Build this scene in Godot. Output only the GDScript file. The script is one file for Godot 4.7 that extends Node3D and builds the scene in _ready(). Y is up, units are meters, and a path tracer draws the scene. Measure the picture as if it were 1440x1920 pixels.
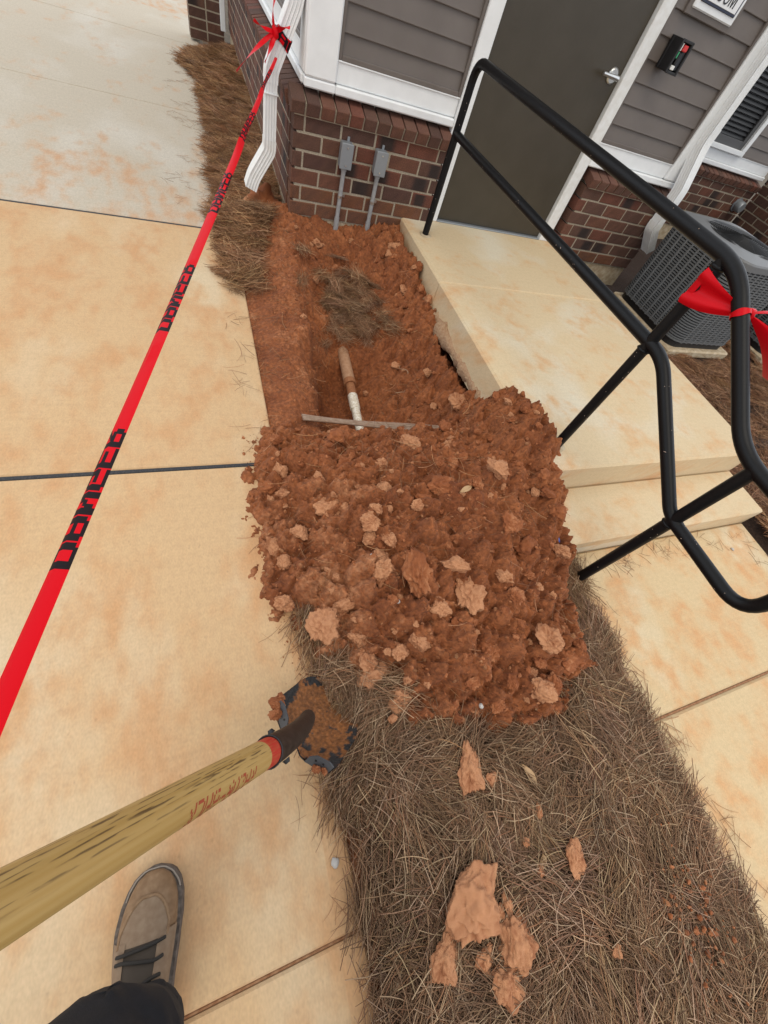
extends Node3D
# Excavated clay trench beside a stoop, between a stained sidewalk and a brick and siding building. x runs along the wall, y up, z away from the building.

var rng := RandomNumberGenerator.new()
var M := {}
var names := {}
var n_big := FastNoiseLite.new()
var n_cell := FastNoiseLite.new()
var n_cell2 := FastNoiseLite.new()
var n_fine := FastNoiseLite.new()
var n_mid := FastNoiseLite.new()

const WZ := -2.858      # face of the front brick wall
const WX := 0.512       # face of the side brick wall
const STOOP_Y := 0.257
const COURSE := 0.0794

func _ready():
	rng.seed = 7
	setup_view()
	setup_noise()
	setup_materials()
	build_ground()
	build_sidewalk()
	build_walkway()
	build_stoop()
	build_soil()
	build_building()
	build_heap()
	build_railing()
	build_downspouts()
	build_conduits()
	build_wall_box()
	build_sign()
	build_condensers()
	build_pipes()
	build_tape()
	build_ribbon()
	build_shovel()
	build_person()
	build_clods()
	build_straw()
	build_litter()

# ---------------------------------------------------------------- view and light
func setup_view():
	var cam := Camera3D.new()
	cam.name = "camera"
	cam.position = Vector3(0, 1.327, 0)
	cam.rotation_order = EULER_ORDER_YXZ
	cam.rotation_degrees = Vector3(-54.164, -37.473, 25.504)
	cam.fov = 104.7475
	cam.near = 0.02
	cam.far = 400.0
	add_child(cam)
	cam.current = true
	var we := WorldEnvironment.new()
	we.name = "world_environment"
	var env := Environment.new()
	env.background_mode = Environment.BG_SKY
	var sky := Sky.new()
	var sm := ProceduralSkyMaterial.new()
	sm.sky_top_color = Color(0.93, 0.95, 0.98)
	sm.sky_horizon_color = Color(0.83, 0.85, 0.88)
	sm.sky_curve = 0.25
	sm.ground_bottom_color = Color(0.42, 0.38, 0.34)
	sm.ground_horizon_color = Color(0.6, 0.58, 0.56)
	sm.sun_angle_max = 0.0
	sky.sky_material = sm
	env.sky = sky
	env.tonemap_mode = Environment.TONE_MAPPER_LINEAR
	env.tonemap_exposure = 1.9
	env.sdfgi_enabled = true
	env.ssao_enabled = true
	env.ssil_enabled = true
	we.environment = env
	add_child(we)
	var sun := DirectionalLight3D.new()
	sun.name = "sun"
	sun.light_energy = 0.26
	sun.light_color = Color(1.0, 0.97, 0.92)
	sun.light_angular_distance = 40.0
	sun.shadow_enabled = true
	sun.rotation_degrees = Vector3(-62, -28, 0)
	add_child(sun)

func setup_noise():
	n_big.noise_type = FastNoiseLite.TYPE_SIMPLEX_SMOOTH
	n_big.seed = 3
	n_big.frequency = 2.6
	n_big.fractal_octaves = 3
	n_mid.noise_type = FastNoiseLite.TYPE_SIMPLEX_SMOOTH
	n_mid.seed = 11
	n_mid.frequency = 11.0
	n_mid.fractal_octaves = 3
	n_fine.noise_type = FastNoiseLite.TYPE_SIMPLEX_SMOOTH
	n_fine.seed = 5
	n_fine.frequency = 55.0
	n_fine.fractal_octaves = 3
	n_cell.noise_type = FastNoiseLite.TYPE_CELLULAR
	n_cell.seed = 21
	n_cell.frequency = 11.0
	n_cell.fractal_type = FastNoiseLite.FRACTAL_NONE
	n_cell.cellular_return_type = FastNoiseLite.RETURN_DISTANCE2_SUB
	n_cell.domain_warp_enabled = true
	n_cell.domain_warp_amplitude = 0.04
	n_cell.domain_warp_frequency = 14.0
	n_cell2.noise_type = FastNoiseLite.TYPE_CELLULAR
	n_cell2.seed = 31
	n_cell2.frequency = 38.0
	n_cell2.fractal_type = FastNoiseLite.FRACTAL_NONE
	n_cell2.cellular_return_type = FastNoiseLite.RETURN_DISTANCE
	n_cell2.domain_warp_enabled = true
	n_cell2.domain_warp_amplitude = 0.012
	n_cell2.domain_warp_frequency = 40.0

# ---------------------------------------------------------------- naming helpers
func numbered(called: String) -> String:
	if not names.has(called):
		names[called] = 0
		return called
	names[called] += 1
	return "%s_%03d" % [called, names[called]]

func tag(o, label: String, category := "", group := "", kind := ""):
	if label != "": o.set_meta("label", label)
	if category != "": o.set_meta("category", category)
	if group != "": o.set_meta("group", group)
	if kind != "": o.set_meta("kind", kind)
	return o

func thing(called: String, label: String, category: String, at := Vector3.ZERO, group := "") -> Node3D:
	var o := Node3D.new()
	o.name = numbered(called)
	add_child(o)
	o.position = at
	tag(o, label, category, group)
	return o

func put(mesh: Mesh, called: String, mat: Material, parent = null) -> MeshInstance3D:
	var o := MeshInstance3D.new()
	o.mesh = mesh
	o.material_override = mat
	if parent == null:
		o.name = numbered(called)
		add_child(o)
	else:
		o.name = called
		parent.add_child(o, true)
	return o

func st() -> SurfaceTool:
	var s := SurfaceTool.new()
	s.begin(Mesh.PRIMITIVE_TRIANGLES)
	return s

func obj(s: SurfaceTool, called: String, mat: Material, parent = null, smooth := false) -> MeshInstance3D:
	if smooth: s.index()
	s.generate_normals()
	return put(s.commit(), called, mat, parent)

# ---------------------------------------------------------------- shape helpers
func quad(s: SurfaceTool, a: Vector3, b: Vector3, c: Vector3, d: Vector3):
	for p in [a, c, b, a, d, c]:
		s.add_vertex(p)

func tri(s: SurfaceTool, a: Vector3, b: Vector3, c: Vector3):
	for p in [a, c, b]:
		s.add_vertex(p)

# box with chamfered edges; basis b turns it
func cbox(s: SurfaceTool, c: Vector3, size: Vector3, ch := 0.003, b := Basis.IDENTITY):
	s.set_smooth_group(-1)
	var h := size * 0.5
	var e: float = min(ch, min(h.x, min(h.y, h.z)) * 0.9)
	var faces := [[Vector3(1, 0, 0), Vector3(0, 1, 0), Vector3(0, 0, 1)], [Vector3(0, 1, 0), Vector3(0, 0, 1), Vector3(1, 0, 0)], [Vector3(0, 0, 1), Vector3(1, 0, 0), Vector3(0, 1, 0)]]
	for f in faces:
		for sg in [1.0, -1.0]:
			var n: Vector3 = f[0] * sg
			var u: Vector3 = f[1]
			var v: Vector3 = f[2] * sg
			var hn: float = abs((n * h).dot(n))
			var hu: float = (u * h).dot(u) - e
			var hv: float = abs((f[2] * h).dot(f[2])) - e
			var o: Vector3 = n * hn
			quad(s, c + b * (o - u * hu - v * hv), c + b * (o + u * hu - v * hv), c + b * (o + u * hu + v * hv), c + b * (o - u * hu + v * hv))
	for f in faces:   # edges along f[0]
		for s1 in [1.0, -1.0]:
			for s2 in [1.0, -1.0]:
				var a0: Vector3 = f[0]
				var u: Vector3 = f[1] * s1
				var v: Vector3 = f[2] * s2
				var ha: float = (a0 * h).dot(a0) - e
				var hu: float = abs((f[1] * h).dot(f[1]))
				var hv: float = abs((f[2] * h).dot(f[2]))
				var p1: Vector3 = u * hu + v * (hv - e)
				var p2: Vector3 = u * (hu - e) + v * hv
				var q := [c + b * (p1 - a0 * ha), c + b * (p1 + a0 * ha), c + b * (p2 + a0 * ha), c + b * (p2 - a0 * ha)]
				if s1 * s2 > 0: quad(s, q[0], q[3], q[2], q[1])
				else: quad(s, q[0], q[1], q[2], q[3])
	for sx in [1.0, -1.0]:
		for sy in [1.0, -1.0]:
			for sz in [1.0, -1.0]:
				var px := Vector3(sx * h.x, sy * (h.y - e), sz * (h.z - e))
				var py := Vector3(sx * (h.x - e), sy * h.y, sz * (h.z - e))
				var pz := Vector3(sx * (h.x - e), sy * (h.y - e), sz * h.z)
				if sx * sy * sz > 0: tri(s, c + b * px, c + b * py, c + b * pz)
				else: tri(s, c + b * px, c + b * pz, c + b * py)

func box_part(called: String, c: Vector3, size: Vector3, mat: Material, parent = null, ch := 0.003, b := Basis.IDENTITY) -> MeshInstance3D:
	var s := st()
	cbox(s, c, size, ch, b)
	return obj(s, called, mat, parent)

func frame_of(d: Vector3) -> Basis:
	var t := d.normalized()
	var up := Vector3.UP if abs(t.y) < 0.95 else Vector3.RIGHT
	var x := up.cross(t).normalized()
	return Basis(x, t.cross(x).normalized(), t)

# tube through points, radius per point; outline of the section may be given (array of Vector2)
func tube(s: SurfaceTool, pts: Array, rad, sides := 10, caps := true, outline = null):
	s.set_smooth_group(1 if outline == null else -1)
	var sec := []
	if outline == null:
		for i in sides: sec.append(Vector2(cos(TAU * i / sides), sin(TAU * i / sides)))
	else:
		sec = outline
	var n := sec.size()
	var rings := []
	var prev := Basis.IDENTITY
	for i in pts.size():
		var d: Vector3
		if i == 0: d = pts[1] - pts[0]
		elif i == pts.size() - 1: d = pts[i] - pts[i - 1]
		else: d = (pts[i] - pts[i - 1]).normalized() + (pts[i + 1] - pts[i]).normalized()
		var fb: Basis
		if i == 0: fb = frame_of(d)
		else:
			var t := d.normalized()
			var x := (prev.x - t * prev.x.dot(t)).normalized()
			fb = Basis(x, t.cross(x).normalized(), t)
		prev = fb
		var k := 1.0
		if outline != null and i > 0 and i < pts.size() - 1:
			k = 1.0
		var r: float = rad[i] if rad is Array else rad
		var ring := []
		for q in sec: ring.append(pts[i] + (fb.x * q.x + fb.y * q.y) * r * k)
		rings.append(ring)
	for i in rings.size() - 1:
		for j in n:
			var j2 := (j + 1) % n
			quad(s, rings[i][j], rings[i][j2], rings[i + 1][j2], rings[i + 1][j])
	if caps:
		s.set_smooth_group(-1)
		var last := rings.size() - 1
		for j in n:
			var j2 := (j + 1) % n
			tri(s, pts[0], rings[0][j2], rings[0][j])
			tri(s, pts[last], rings[last][j], rings[last][j2])

# smooth curve through the corners of a polyline, corners rounded with radius r
func rounded(pts: Array, r: float, steps := 6) -> Array:
	var out := [pts[0]]
	for i in range(1, pts.size() - 1):
		var a: Vector3 = pts[i - 1]
		var b: Vector3 = pts[i]
		var c: Vector3 = pts[i + 1]
		var d1: Vector3 = (a - b)
		var d2: Vector3 = (c - b)
		var k: float = min(r, min(d1.length(), d2.length()) * 0.45)
		var p1 := b + d1.normalized() * k
		var p2 := b + d2.normalized() * k
		for j in steps + 1:
			var t := float(j) / steps
			out.append(p1.lerp(b, t).lerp(b.lerp(p2, t), t))
	out.append(pts[pts.size() - 1])
	return out

func loft(s: SurfaceTool, rings: Array, caps := true, smooth := 1):
	s.set_smooth_group(smooth)
	var n: int = rings[0].size()
	for i in rings.size() - 1:
		for j in n:
			var j2 := (j + 1) % n
			quad(s, rings[i][j], rings[i][j2], rings[i + 1][j2], rings[i + 1][j])
	if caps:
		for e in [0, rings.size() - 1]:
			var c := Vector3.ZERO
			for p in rings[e]: c += p
			c /= n
			for j in n:
				if e == 0: tri(s, c, rings[e][(j + 1) % n], rings[e][j])
				else: tri(s, c, rings[e][j], rings[e][(j + 1) % n])

# extrude a closed 2-D outline (y, z) along x
func extrude_x(s: SurfaceTool, poly: Array, x0: float, x1: float):
	s.set_smooth_group(-1)
	var n := poly.size()
	for i in n:
		var a: Vector2 = poly[i]
		var b: Vector2 = poly[(i + 1) % n]
		quad(s, Vector3(x0, a.x, a.y), Vector3(x1, a.x, a.y), Vector3(x1, b.x, b.y), Vector3(x0, b.x, b.y))
	var pv := PackedVector2Array(poly)
	var idx := Geometry2D.triangulate_polygon(pv)
	for i in range(0, idx.size(), 3):
		for x in [x0, x1]:
			tri(s, Vector3(x, poly[idx[i]].x, poly[idx[i]].y), Vector3(x, poly[idx[i + 1]].x, poly[idx[i + 1]].y), Vector3(x, poly[idx[i + 2]].x, poly[idx[i + 2]].y))

# ---------------------------------------------------------------- materials
func lin(r: float, g: float, b: float) -> Color:
	return Color(r, g, b).linear_to_srgb()

func noise_tex(freq: float, oct: int, seed_: int, c0: Color, c1: Color, size := 512, contrast := 0.5) -> NoiseTexture2D:
	var t := NoiseTexture2D.new()
	t.width = size
	t.height = size
	t.seamless = true
	var n := FastNoiseLite.new()
	n.noise_type = FastNoiseLite.TYPE_SIMPLEX_SMOOTH
	n.frequency = freq
	n.fractal_octaves = oct
	n.seed = seed_
	t.noise = n
	var g := Gradient.new()
	g.set_color(0, c0)
	g.set_color(1, c1)
	g.set_offset(0, 0.5 - contrast * 0.5)
	g.set_offset(1, 0.5 + contrast * 0.5)
	t.color_ramp = g
	return t

func normal_tex(freq: float, oct: int, seed_: int, strength := 4.0, size := 512) -> NoiseTexture2D:
	var t := NoiseTexture2D.new()
	t.width = size
	t.height = size
	t.seamless = true
	t.as_normal_map = true
	t.bump_strength = strength
	var n := FastNoiseLite.new()
	n.noise_type = FastNoiseLite.TYPE_SIMPLEX_SMOOTH
	n.frequency = freq
	n.fractal_octaves = oct
	n.seed = seed_
	t.noise = n
	return t

func mat(col: Color, rough := 0.8, metal := 0.0) -> StandardMaterial3D:
	var m := StandardMaterial3D.new()
	m.albedo_color = col
	m.roughness = rough
	m.metallic = metal
	return m

func tri_mat(tex, scale: float, rough: float, nrm = null, nscale := 1.0, col := Color.WHITE, vcol := false) -> StandardMaterial3D:
	var m := mat(col, rough)
	m.uv1_triplanar = true
	m.uv1_world_triplanar = true
	m.uv1_scale = Vector3.ONE * scale
	if tex != null: m.albedo_texture = tex
	if nrm != null:
		m.normal_enabled = true
		m.normal_texture = nrm
		m.normal_scale = nscale
	m.vertex_color_use_as_albedo = vcol
	return m

func setup_materials():
	var gritn := normal_tex(0.09, 4, 2, 5.0)
	var soiln := normal_tex(0.05, 5, 9, 9.0)
	M.soil = tri_mat(noise_tex(0.03, 5, 4, Color(0.62, 0.60, 0.58), Color(1, 1, 1), 512, 0.8), 3.2, 0.95, soiln, 1.0, Color.WHITE, true)
	M.clod = tri_mat(noise_tex(0.035, 5, 14, Color(0.7, 0.66, 0.62), Color(1, 1, 1), 512, 0.8), 7.0, 0.95, soiln, 1.0, Color.WHITE, true)
	M.clod.uv1_world_triplanar = false
	M.brick = tri_mat(noise_tex(0.06, 4, 8, Color(0.62, 0.6, 0.6), Color(1, 1, 1), 512, 0.9), 5.0, 0.9, gritn, 0.7, Color.WHITE, true)
	M.mortar = tri_mat(noise_tex(0.05, 4, 6, lin(0.27, 0.225, 0.165), lin(0.44, 0.38, 0.29), 512, 0.8), 4.0, 0.95, gritn, 1.0)
	M.siding = tri_mat(noise_tex(0.008, 3, 16, lin(0.118, 0.098, 0.086), lin(0.138, 0.116, 0.102), 512, 0.8), 1.0, 0.55, normal_tex(0.02, 3, 12, 1.5), 0.25)
	M.siding_trim = mat(lin(0.098, 0.08, 0.07), 0.55)
	M.white = tri_mat(noise_tex(0.012, 5, 26, lin(0.71, 0.725, 0.73), lin(0.77, 0.785, 0.79), 512, 0.8), 1.3, 0.45)
	M.white_dirty = tri_mat(noise_tex(0.02, 5, 27, lin(0.66, 0.655, 0.63), lin(0.74, 0.75, 0.745), 512, 0.8), 2.2, 0.4)
	M.door = tri_mat(noise_tex(0.01, 4, 33, lin(0.043, 0.034, 0.021), lin(0.051, 0.041, 0.027), 512, 0.8), 1.0, 0.42, normal_tex(0.05, 3, 3, 1.0), 0.12)
	M.black_rail = tri_mat(noise_tex(0.05, 4, 41, lin(0.004, 0.004, 0.0045), lin(0.008, 0.008, 0.009), 512, 0.9), 5.0, 0.42, normal_tex(0.04, 3, 8, 2.0), 0.12)
	M.black_rail.metallic_specular = 0.32
	M.black = mat(lin(0.006, 0.006, 0.007), 0.5)
	M.dark = mat(lin(0.012, 0.012, 0.013), 0.6)
	M.grey_metal = mat(lin(0.25, 0.27, 0.29), 0.42, 0.35)
	M.conduit = tri_mat(noise_tex(0.03, 4, 43, lin(0.24, 0.24, 0.24), lin(0.33, 0.33, 0.33), 256, 0.8), 4.0, 0.5)
	M.steel = mat(lin(0.55, 0.55, 0.54), 0.28, 0.9)
	M.condenser = mat(lin(0.115, 0.12, 0.124), 0.5)
	M.sheathing = mat(lin(0.36, 0.25, 0.14), 0.9)
	M.coil = mat(lin(0.04, 0.038, 0.036), 0.55, 0.3)
	M.condenser_top = mat(lin(0.13, 0.133, 0.136), 0.5)
	M.pvc = tri_mat(noise_tex(0.04, 4, 45, lin(0.5, 0.42, 0.3), lin(0.76, 0.73, 0.66), 256, 0.5), 6.0, 0.45)
	M.pipe_clay = tri_mat(noise_tex(0.03, 4, 46, lin(0.3, 0.15, 0.075), lin(0.42, 0.25, 0.15), 256, 0.8), 5.0, 0.8, soiln, 0.4)
	M.pipe_rust = tri_mat(noise_tex(0.05, 4, 47, lin(0.2, 0.07, 0.025), lin(0.36, 0.16, 0.07), 256, 0.8), 6.0, 0.85, soiln, 0.6)
	M.cable = tri_mat(noise_tex(0.02, 4, 48, lin(0.2, 0.12, 0.075), lin(0.34, 0.25, 0.19), 256, 0.8), 6.0, 0.8)
	M.red_tape = mat(lin(0.55, 0.002, 0.008), 0.38)
	M.red_tape.metallic_specular = 0.25
	M.red_tape.backlight_enabled = true
	M.red_tape.backlight = Color(0.25, 0.02, 0.02)
	M.joint_black = tri_mat(noise_tex(0.06, 4, 52, lin(0.018, 0.02, 0.024), lin(0.06, 0.06, 0.062), 256, 0.9), 8.0, 0.9)
	M.joint_rust = tri_mat(noise_tex(0.04, 4, 53, lin(0.2, 0.085, 0.035), lin(0.34, 0.19, 0.1), 256, 0.9), 6.0, 0.95)
	M.straw = mat(Color.WHITE, 0.75)
	M.straw.vertex_color_use_as_albedo = true
	M.ground = tri_mat(noise_tex(0.02, 5, 61, lin(0.06, 0.045, 0.025), lin(0.11, 0.08, 0.05), 512, 0.8), 0.7, 0.95)
	M.concrete_side = tri_mat(noise_tex(0.02, 5, 62, lin(0.34, 0.25, 0.15), lin(0.5, 0.42, 0.3), 512, 0.7), 2.0, 0.9, gritn, 0.8)
	M.overpour = tri_mat(noise_tex(0.03, 5, 63, lin(0.26, 0.14, 0.075), lin(0.42, 0.29, 0.18), 512, 0.7), 4.0, 0.95, soiln, 1.0)

# planar concrete texture: cream paste, clay stains, broom marks, speckle
func concrete_image(w: int, h: int, x0: float, z0: float, sx: float, sz: float, seed_: int, base: Vector3, pale: Vector3, stain: Vector3, amount: Callable) -> ImageTexture:
	var mk := func(freq: float, oct: int, sd: int, ww: int, hh: int) -> PackedByteArray:
		var n := FastNoiseLite.new()
		n.noise_type = FastNoiseLite.TYPE_SIMPLEX_SMOOTH
		n.frequency = freq
		n.fractal_octaves = oct
		n.seed = sd
		var im: Image = n.get_image(ww, hh, false, false, true)
		im.convert(Image.FORMAT_L8)
		if ww != w or hh != h: im.resize(w, h, Image.INTERPOLATE_CUBIC)
		return im.get_data()
	var px_m := w / sx
	var a: PackedByteArray = mk.call(2.6 / px_m, 6, seed_, w, h)
	var b: PackedByteArray = mk.call(9.0 / px_m, 5, seed_ + 1, w, h)
	var c: PackedByteArray = mk.call(0.3, 2, seed_ + 2, w, h)
	var d: PackedByteArray = mk.call(0.22, 3, seed_ + 3, maxi(8, w / 24), h)
	var e: PackedByteArray = mk.call(1.3 / px_m, 4, seed_ + 4, w, h)
	var f: PackedByteArray = mk.call(40.0 / px_m, 3, seed_ + 5, w, h)
	var lut := PackedByteArray()
	lut.resize(1025)
	for i in 1025: lut[i] = int(Color(i / 1024.0, 0, 0).linear_to_srgb().r * 255.0 + 0.5)
	var out := PackedByteArray()
	out.resize(w * h * 3)
	var k := 0
	for j in h:
		var z := z0 + sz * (j + 0.5) / h
		for i in w:
			var x := x0 + sx * (i + 0.5) / w
			var q := j * w + i
			var va := a[q] / 255.0
			var vb := b[q] / 255.0
			var am: float = 0.5
			if (i & 15) == 0 or i == 0: am_cache = amount.call(x, z)
			am = am_cache
			var s := clampf((va * 0.6 + vb * 0.4 - (0.70 - am * 0.5)) * 2.0 + 0.12, 0.0, 1.0)
			s = s * s * (3.0 - 2.0 * s) * (0.4 + 0.6 * vb) * 0.9
			var p := clampf((e[q] / 255.0 - 0.52) * 2.4, 0.0, 1.0)
			var g := 0.955 + 0.06 * d[q] / 255.0 + 0.22 * (c[q] / 255.0 - 0.5) + 0.12 * (f[q] / 255.0 - 0.5)
			var ff := f[q]
			if ff > 205: g *= 1.0 - (ff - 205) * 0.005
			var r := base.lerp(pale, p * (1.0 - s)).lerp(stain, s) * g
			out[k] = lut[clampi(int(r.x * 1024), 0, 1024)]
			out[k + 1] = lut[clampi(int(r.y * 1024), 0, 1024)]
			out[k + 2] = lut[clampi(int(r.z * 1024), 0, 1024)]
			k += 3
	return ImageTexture.create_from_image(Image.create_from_data(w, h, false, Image.FORMAT_RGB8, out))
var am_cache := 0.5

func concrete_mat(tex: Texture2D) -> StandardMaterial3D:
	var m := mat(Color.WHITE, 0.88)
	m.albedo_texture = tex
	return m

# slab: top sheet with planar uv plus chamfered rim and sides, one mesh
func slab(called: String, x0: float, x1: float, z0: float, z1: float, top: float, depth: float, uv: Callable, m: Material, parent, ch := 0.008) -> MeshInstance3D:
	var s := st()
	s.set_smooth_group(-1)
	var ins := [Vector3(x0 + ch, top, z0 + ch), Vector3(x1 - ch, top, z0 + ch), Vector3(x1 - ch, top, z1 - ch), Vector3(x0 + ch, top, z1 - ch)]
	var mid := [Vector3(x0, top - ch, z0), Vector3(x1, top - ch, z0), Vector3(x1, top - ch, z1), Vector3(x0, top - ch, z1)]
	var bot := []
	for p in mid: bot.append(Vector3(p.x, top - depth, p.z))
	var qd := func(a, b, c, d, side: bool):
		for p in [a, b, c, a, c, d]:
			var y_off: float = (top - p.y) if side else 0.0
			s.set_uv(uv.call(p.x + y_off * 0.7, p.z + y_off * 0.7))
			s.add_vertex(p)
	qd.call(ins[0], ins[1], ins[2], ins[3], false)
	for i in 4:
		var j := (i + 1) % 4
		qd.call(ins[i], mid[i], mid[j], ins[j], true)
		qd.call(mid[i], bot[i], bot[j], mid[j], true)
	s.generate_normals()
	return put(s.commit(), called, m, parent)

# ---------------------------------------------------------------- ground
func build_ground():
	var s := st()
	s.set_smooth_group(-1)
	var y := -0.06
	var hx0 := -0.2
	var hx1 := 1.7
	var hz0 := -2.95
	var hz1 := 2.4
	var R := 150.0
	for r in [[-R, -R, R, hz0], [-R, hz1, R, R], [-R, hz0, hx0, hz1], [hx1, hz0, R, hz1]]:
		quad(s, Vector3(r[0], y, r[1]), Vector3(r[0], y, r[3]), Vector3(r[2], y, r[3]), Vector3(r[2], y, r[1]))
	var g := obj(s, "ground", M.ground)
	tag(g, "bare brown earth around the paving", "", "", "structure")

func smooth(a: float, b: float, x: float) -> float:
	var t := clampf((x - a) / (b - a), 0.0, 1.0)
	return t * t * (3.0 - 2.0 * t)

func build_sidewalk():
	var w := 900
	var h := 1800
	var sx := 1.8
	var sz := 7.6
	var tex_near := concrete_image(900, 1200, -1.6, -2.92, 1.8, 4.2, 100, Vector3(0.535, 0.36, 0.195), Vector3(0.57, 0.45, 0.295), Vector3(0.50, 0.265, 0.118), func(x, z): return 0.60 - 0.15 * smooth(0.0, 0.4, z) + 0.95 * smooth(0.08, 0.17, x) * smooth(-0.65, -0.45, z))
	var tex_far := concrete_image(700, 900, -1.9, -8.0, 2.1, 5.1, 140, Vector3(0.47, 0.415, 0.33), Vector3(0.52, 0.48, 0.41), Vector3(0.50, 0.27, 0.13), func(x, z): return 0.18 + 0.66 * smooth(-4.4, -3.1, z) * (0.7 + 0.3 * smooth(-1.0, 0.1, x)))
	var mn := concrete_mat(tex_near)
	var mf := concrete_mat(tex_far)
	var uvn := func(x, z): return Vector2((x + 1.6) / 1.8, (z + 2.92) / 4.2)
	var uvf := func(x, z): return Vector2((x + 1.9) / 2.1, (z + 8.0) / 5.1)
	var g := Node3D.new()
	g.name = "sidewalk"
	add_child(g)
	tag(g, "cream concrete sidewalk stained orange by red clay", "", "", "structure")
	var zs := [1.9, 0.395, -1.052, -2.912, -4.83, -6.85, -9.2]
	for i in zs.size() - 1:
		var gap := 0.009 if (i == 1 or i == 2) else 0.004
		var gap0 := 0.009 if (i == 2 or i == 3) else 0.004
		var far := i >= 3
		slab("slab", -3.2, 0.19, zs[i + 1] + gap, zs[i] - gap0, 0.0, 0.12, uvf if far else uvn, mf if far else mn, g, 0.005)
	# filler strips in the joints
	for jz in [[-1.052, M.joint_black, -0.002, 0.0165], [-2.912, M.joint_black, -0.002, 0.0165], [0.395, M.joint_rust, -0.006, 0.007], [-4.83, M.joint_black, -0.008, 0.006], [-6.85, M.joint_black, -0.008, 0.006]]:
		box_part("joint_filler", Vector3(-1.505, jz[2] - 0.04, jz[0]), Vector3(3.39, 0.08, jz[3]), jz[1], g, 0.002)

func build_walkway():
	var tex := concrete_image(800, 1000, 1.25, -0.5, 1.7, 2.2, 180, Vector3(0.56, 0.42, 0.24), Vector3(0.62, 0.53, 0.37), Vector3(0.56, 0.29, 0.12), func(x, z): return 0.62)
	var m := concrete_mat(tex)
	var uv := func(x, z): return Vector2((x - 1.25) / 1.7, (z + 0.5) / 2.2)
	var g := Node3D.new()
	g.name = "walkway"
	add_child(g)
	tag(g, "cream concrete walkway leading to the step", "", "", "structure")
	slab("slab", 1.29, 2.66, -0.436, 0.238, 0.0, 0.1, uv, m, g)
	slab("slab", 1.29, 2.66, 0.248, 1.72, 0.0, 0.1, uv, m, g)
	slab("slab", 1.29, 2.66, 1.73, 3.4, 0.0, 0.1, uv, m, g)
	box_part("joint_filler", Vector3(1.975, -0.045, 0.243), Vector3(1.37, 0.08, 0.008), M.joint_rust, g, 0.001)
	box_part("joint_filler", Vector3(1.975, -0.045, 1.725), Vector3(1.37, 0.08, 0.008), M.joint_rust, g, 0.001)

func build_stoop():
	var tex := concrete_image(900, 1300, 1.2, -2.95, 1.7, 2.55, 210, Vector3(0.575, 0.45, 0.28), Vector3(0.60, 0.53, 0.40), Vector3(0.56, 0.31, 0.14), func(x, z): return 0.42 - 0.22 * smooth(-1.9, -2.6, z) + 0.15 * smooth(-0.75, -0.6, z) + 0.18 * smooth(1.45, 1.26, x))
	var m := concrete_mat(tex)
	var uv := func(x, z): return Vector2((x - 1.2) / 1.7, (z + 2.95) / 2.55)
	var t := thing("concrete_stoop", "cream concrete stoop with one step below the brown door", "stoop", Vector3.ZERO)
	slab("landing_slab", 1.255, 2.705, -2.925, -2.103, STOOP_Y, 0.21, uv, m, t, 0.01)
	slab("landing_slab", 1.255, 2.705, -2.098, -0.723, STOOP_Y, 0.2, uv, m, t, 0.01)
	slab("step", 1.262, 2.69, -0.721, -0.44, 0.11, 0.2, uv, m, t, 0.01)
	# ragged overpour left under the edge where the soil was dug away
	var s := st()
	var rings := []
	for i in 60:
		var z := lerpf(-2.6, -1.05, i / 59.0)
		var ring := []
		var k := 0.5 + 0.9 * maxf(0.0, n_mid.get_noise_2d(z * 0.9, 4.0)) + 0.5 * exp(-pow((z + 1.86) / 0.12, 2.0))
		for j in 12:
			var a := TAU * j / 12
			var r := 0.045 * k * (1.0 + 0.6 * n_fine.get_noise_3d(z * 0.8, cos(a) * 0.06, sin(a) * 0.06))
			ring.append(Vector3(1.275 - 0.02 * k + cos(a) * r * 0.8, 0.09 + sin(a) * r * 1.1, z))
		rings.append(ring)
	loft(s, rings)
	obj(s, "concrete_overpour", M.overpour, t, true)

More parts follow.
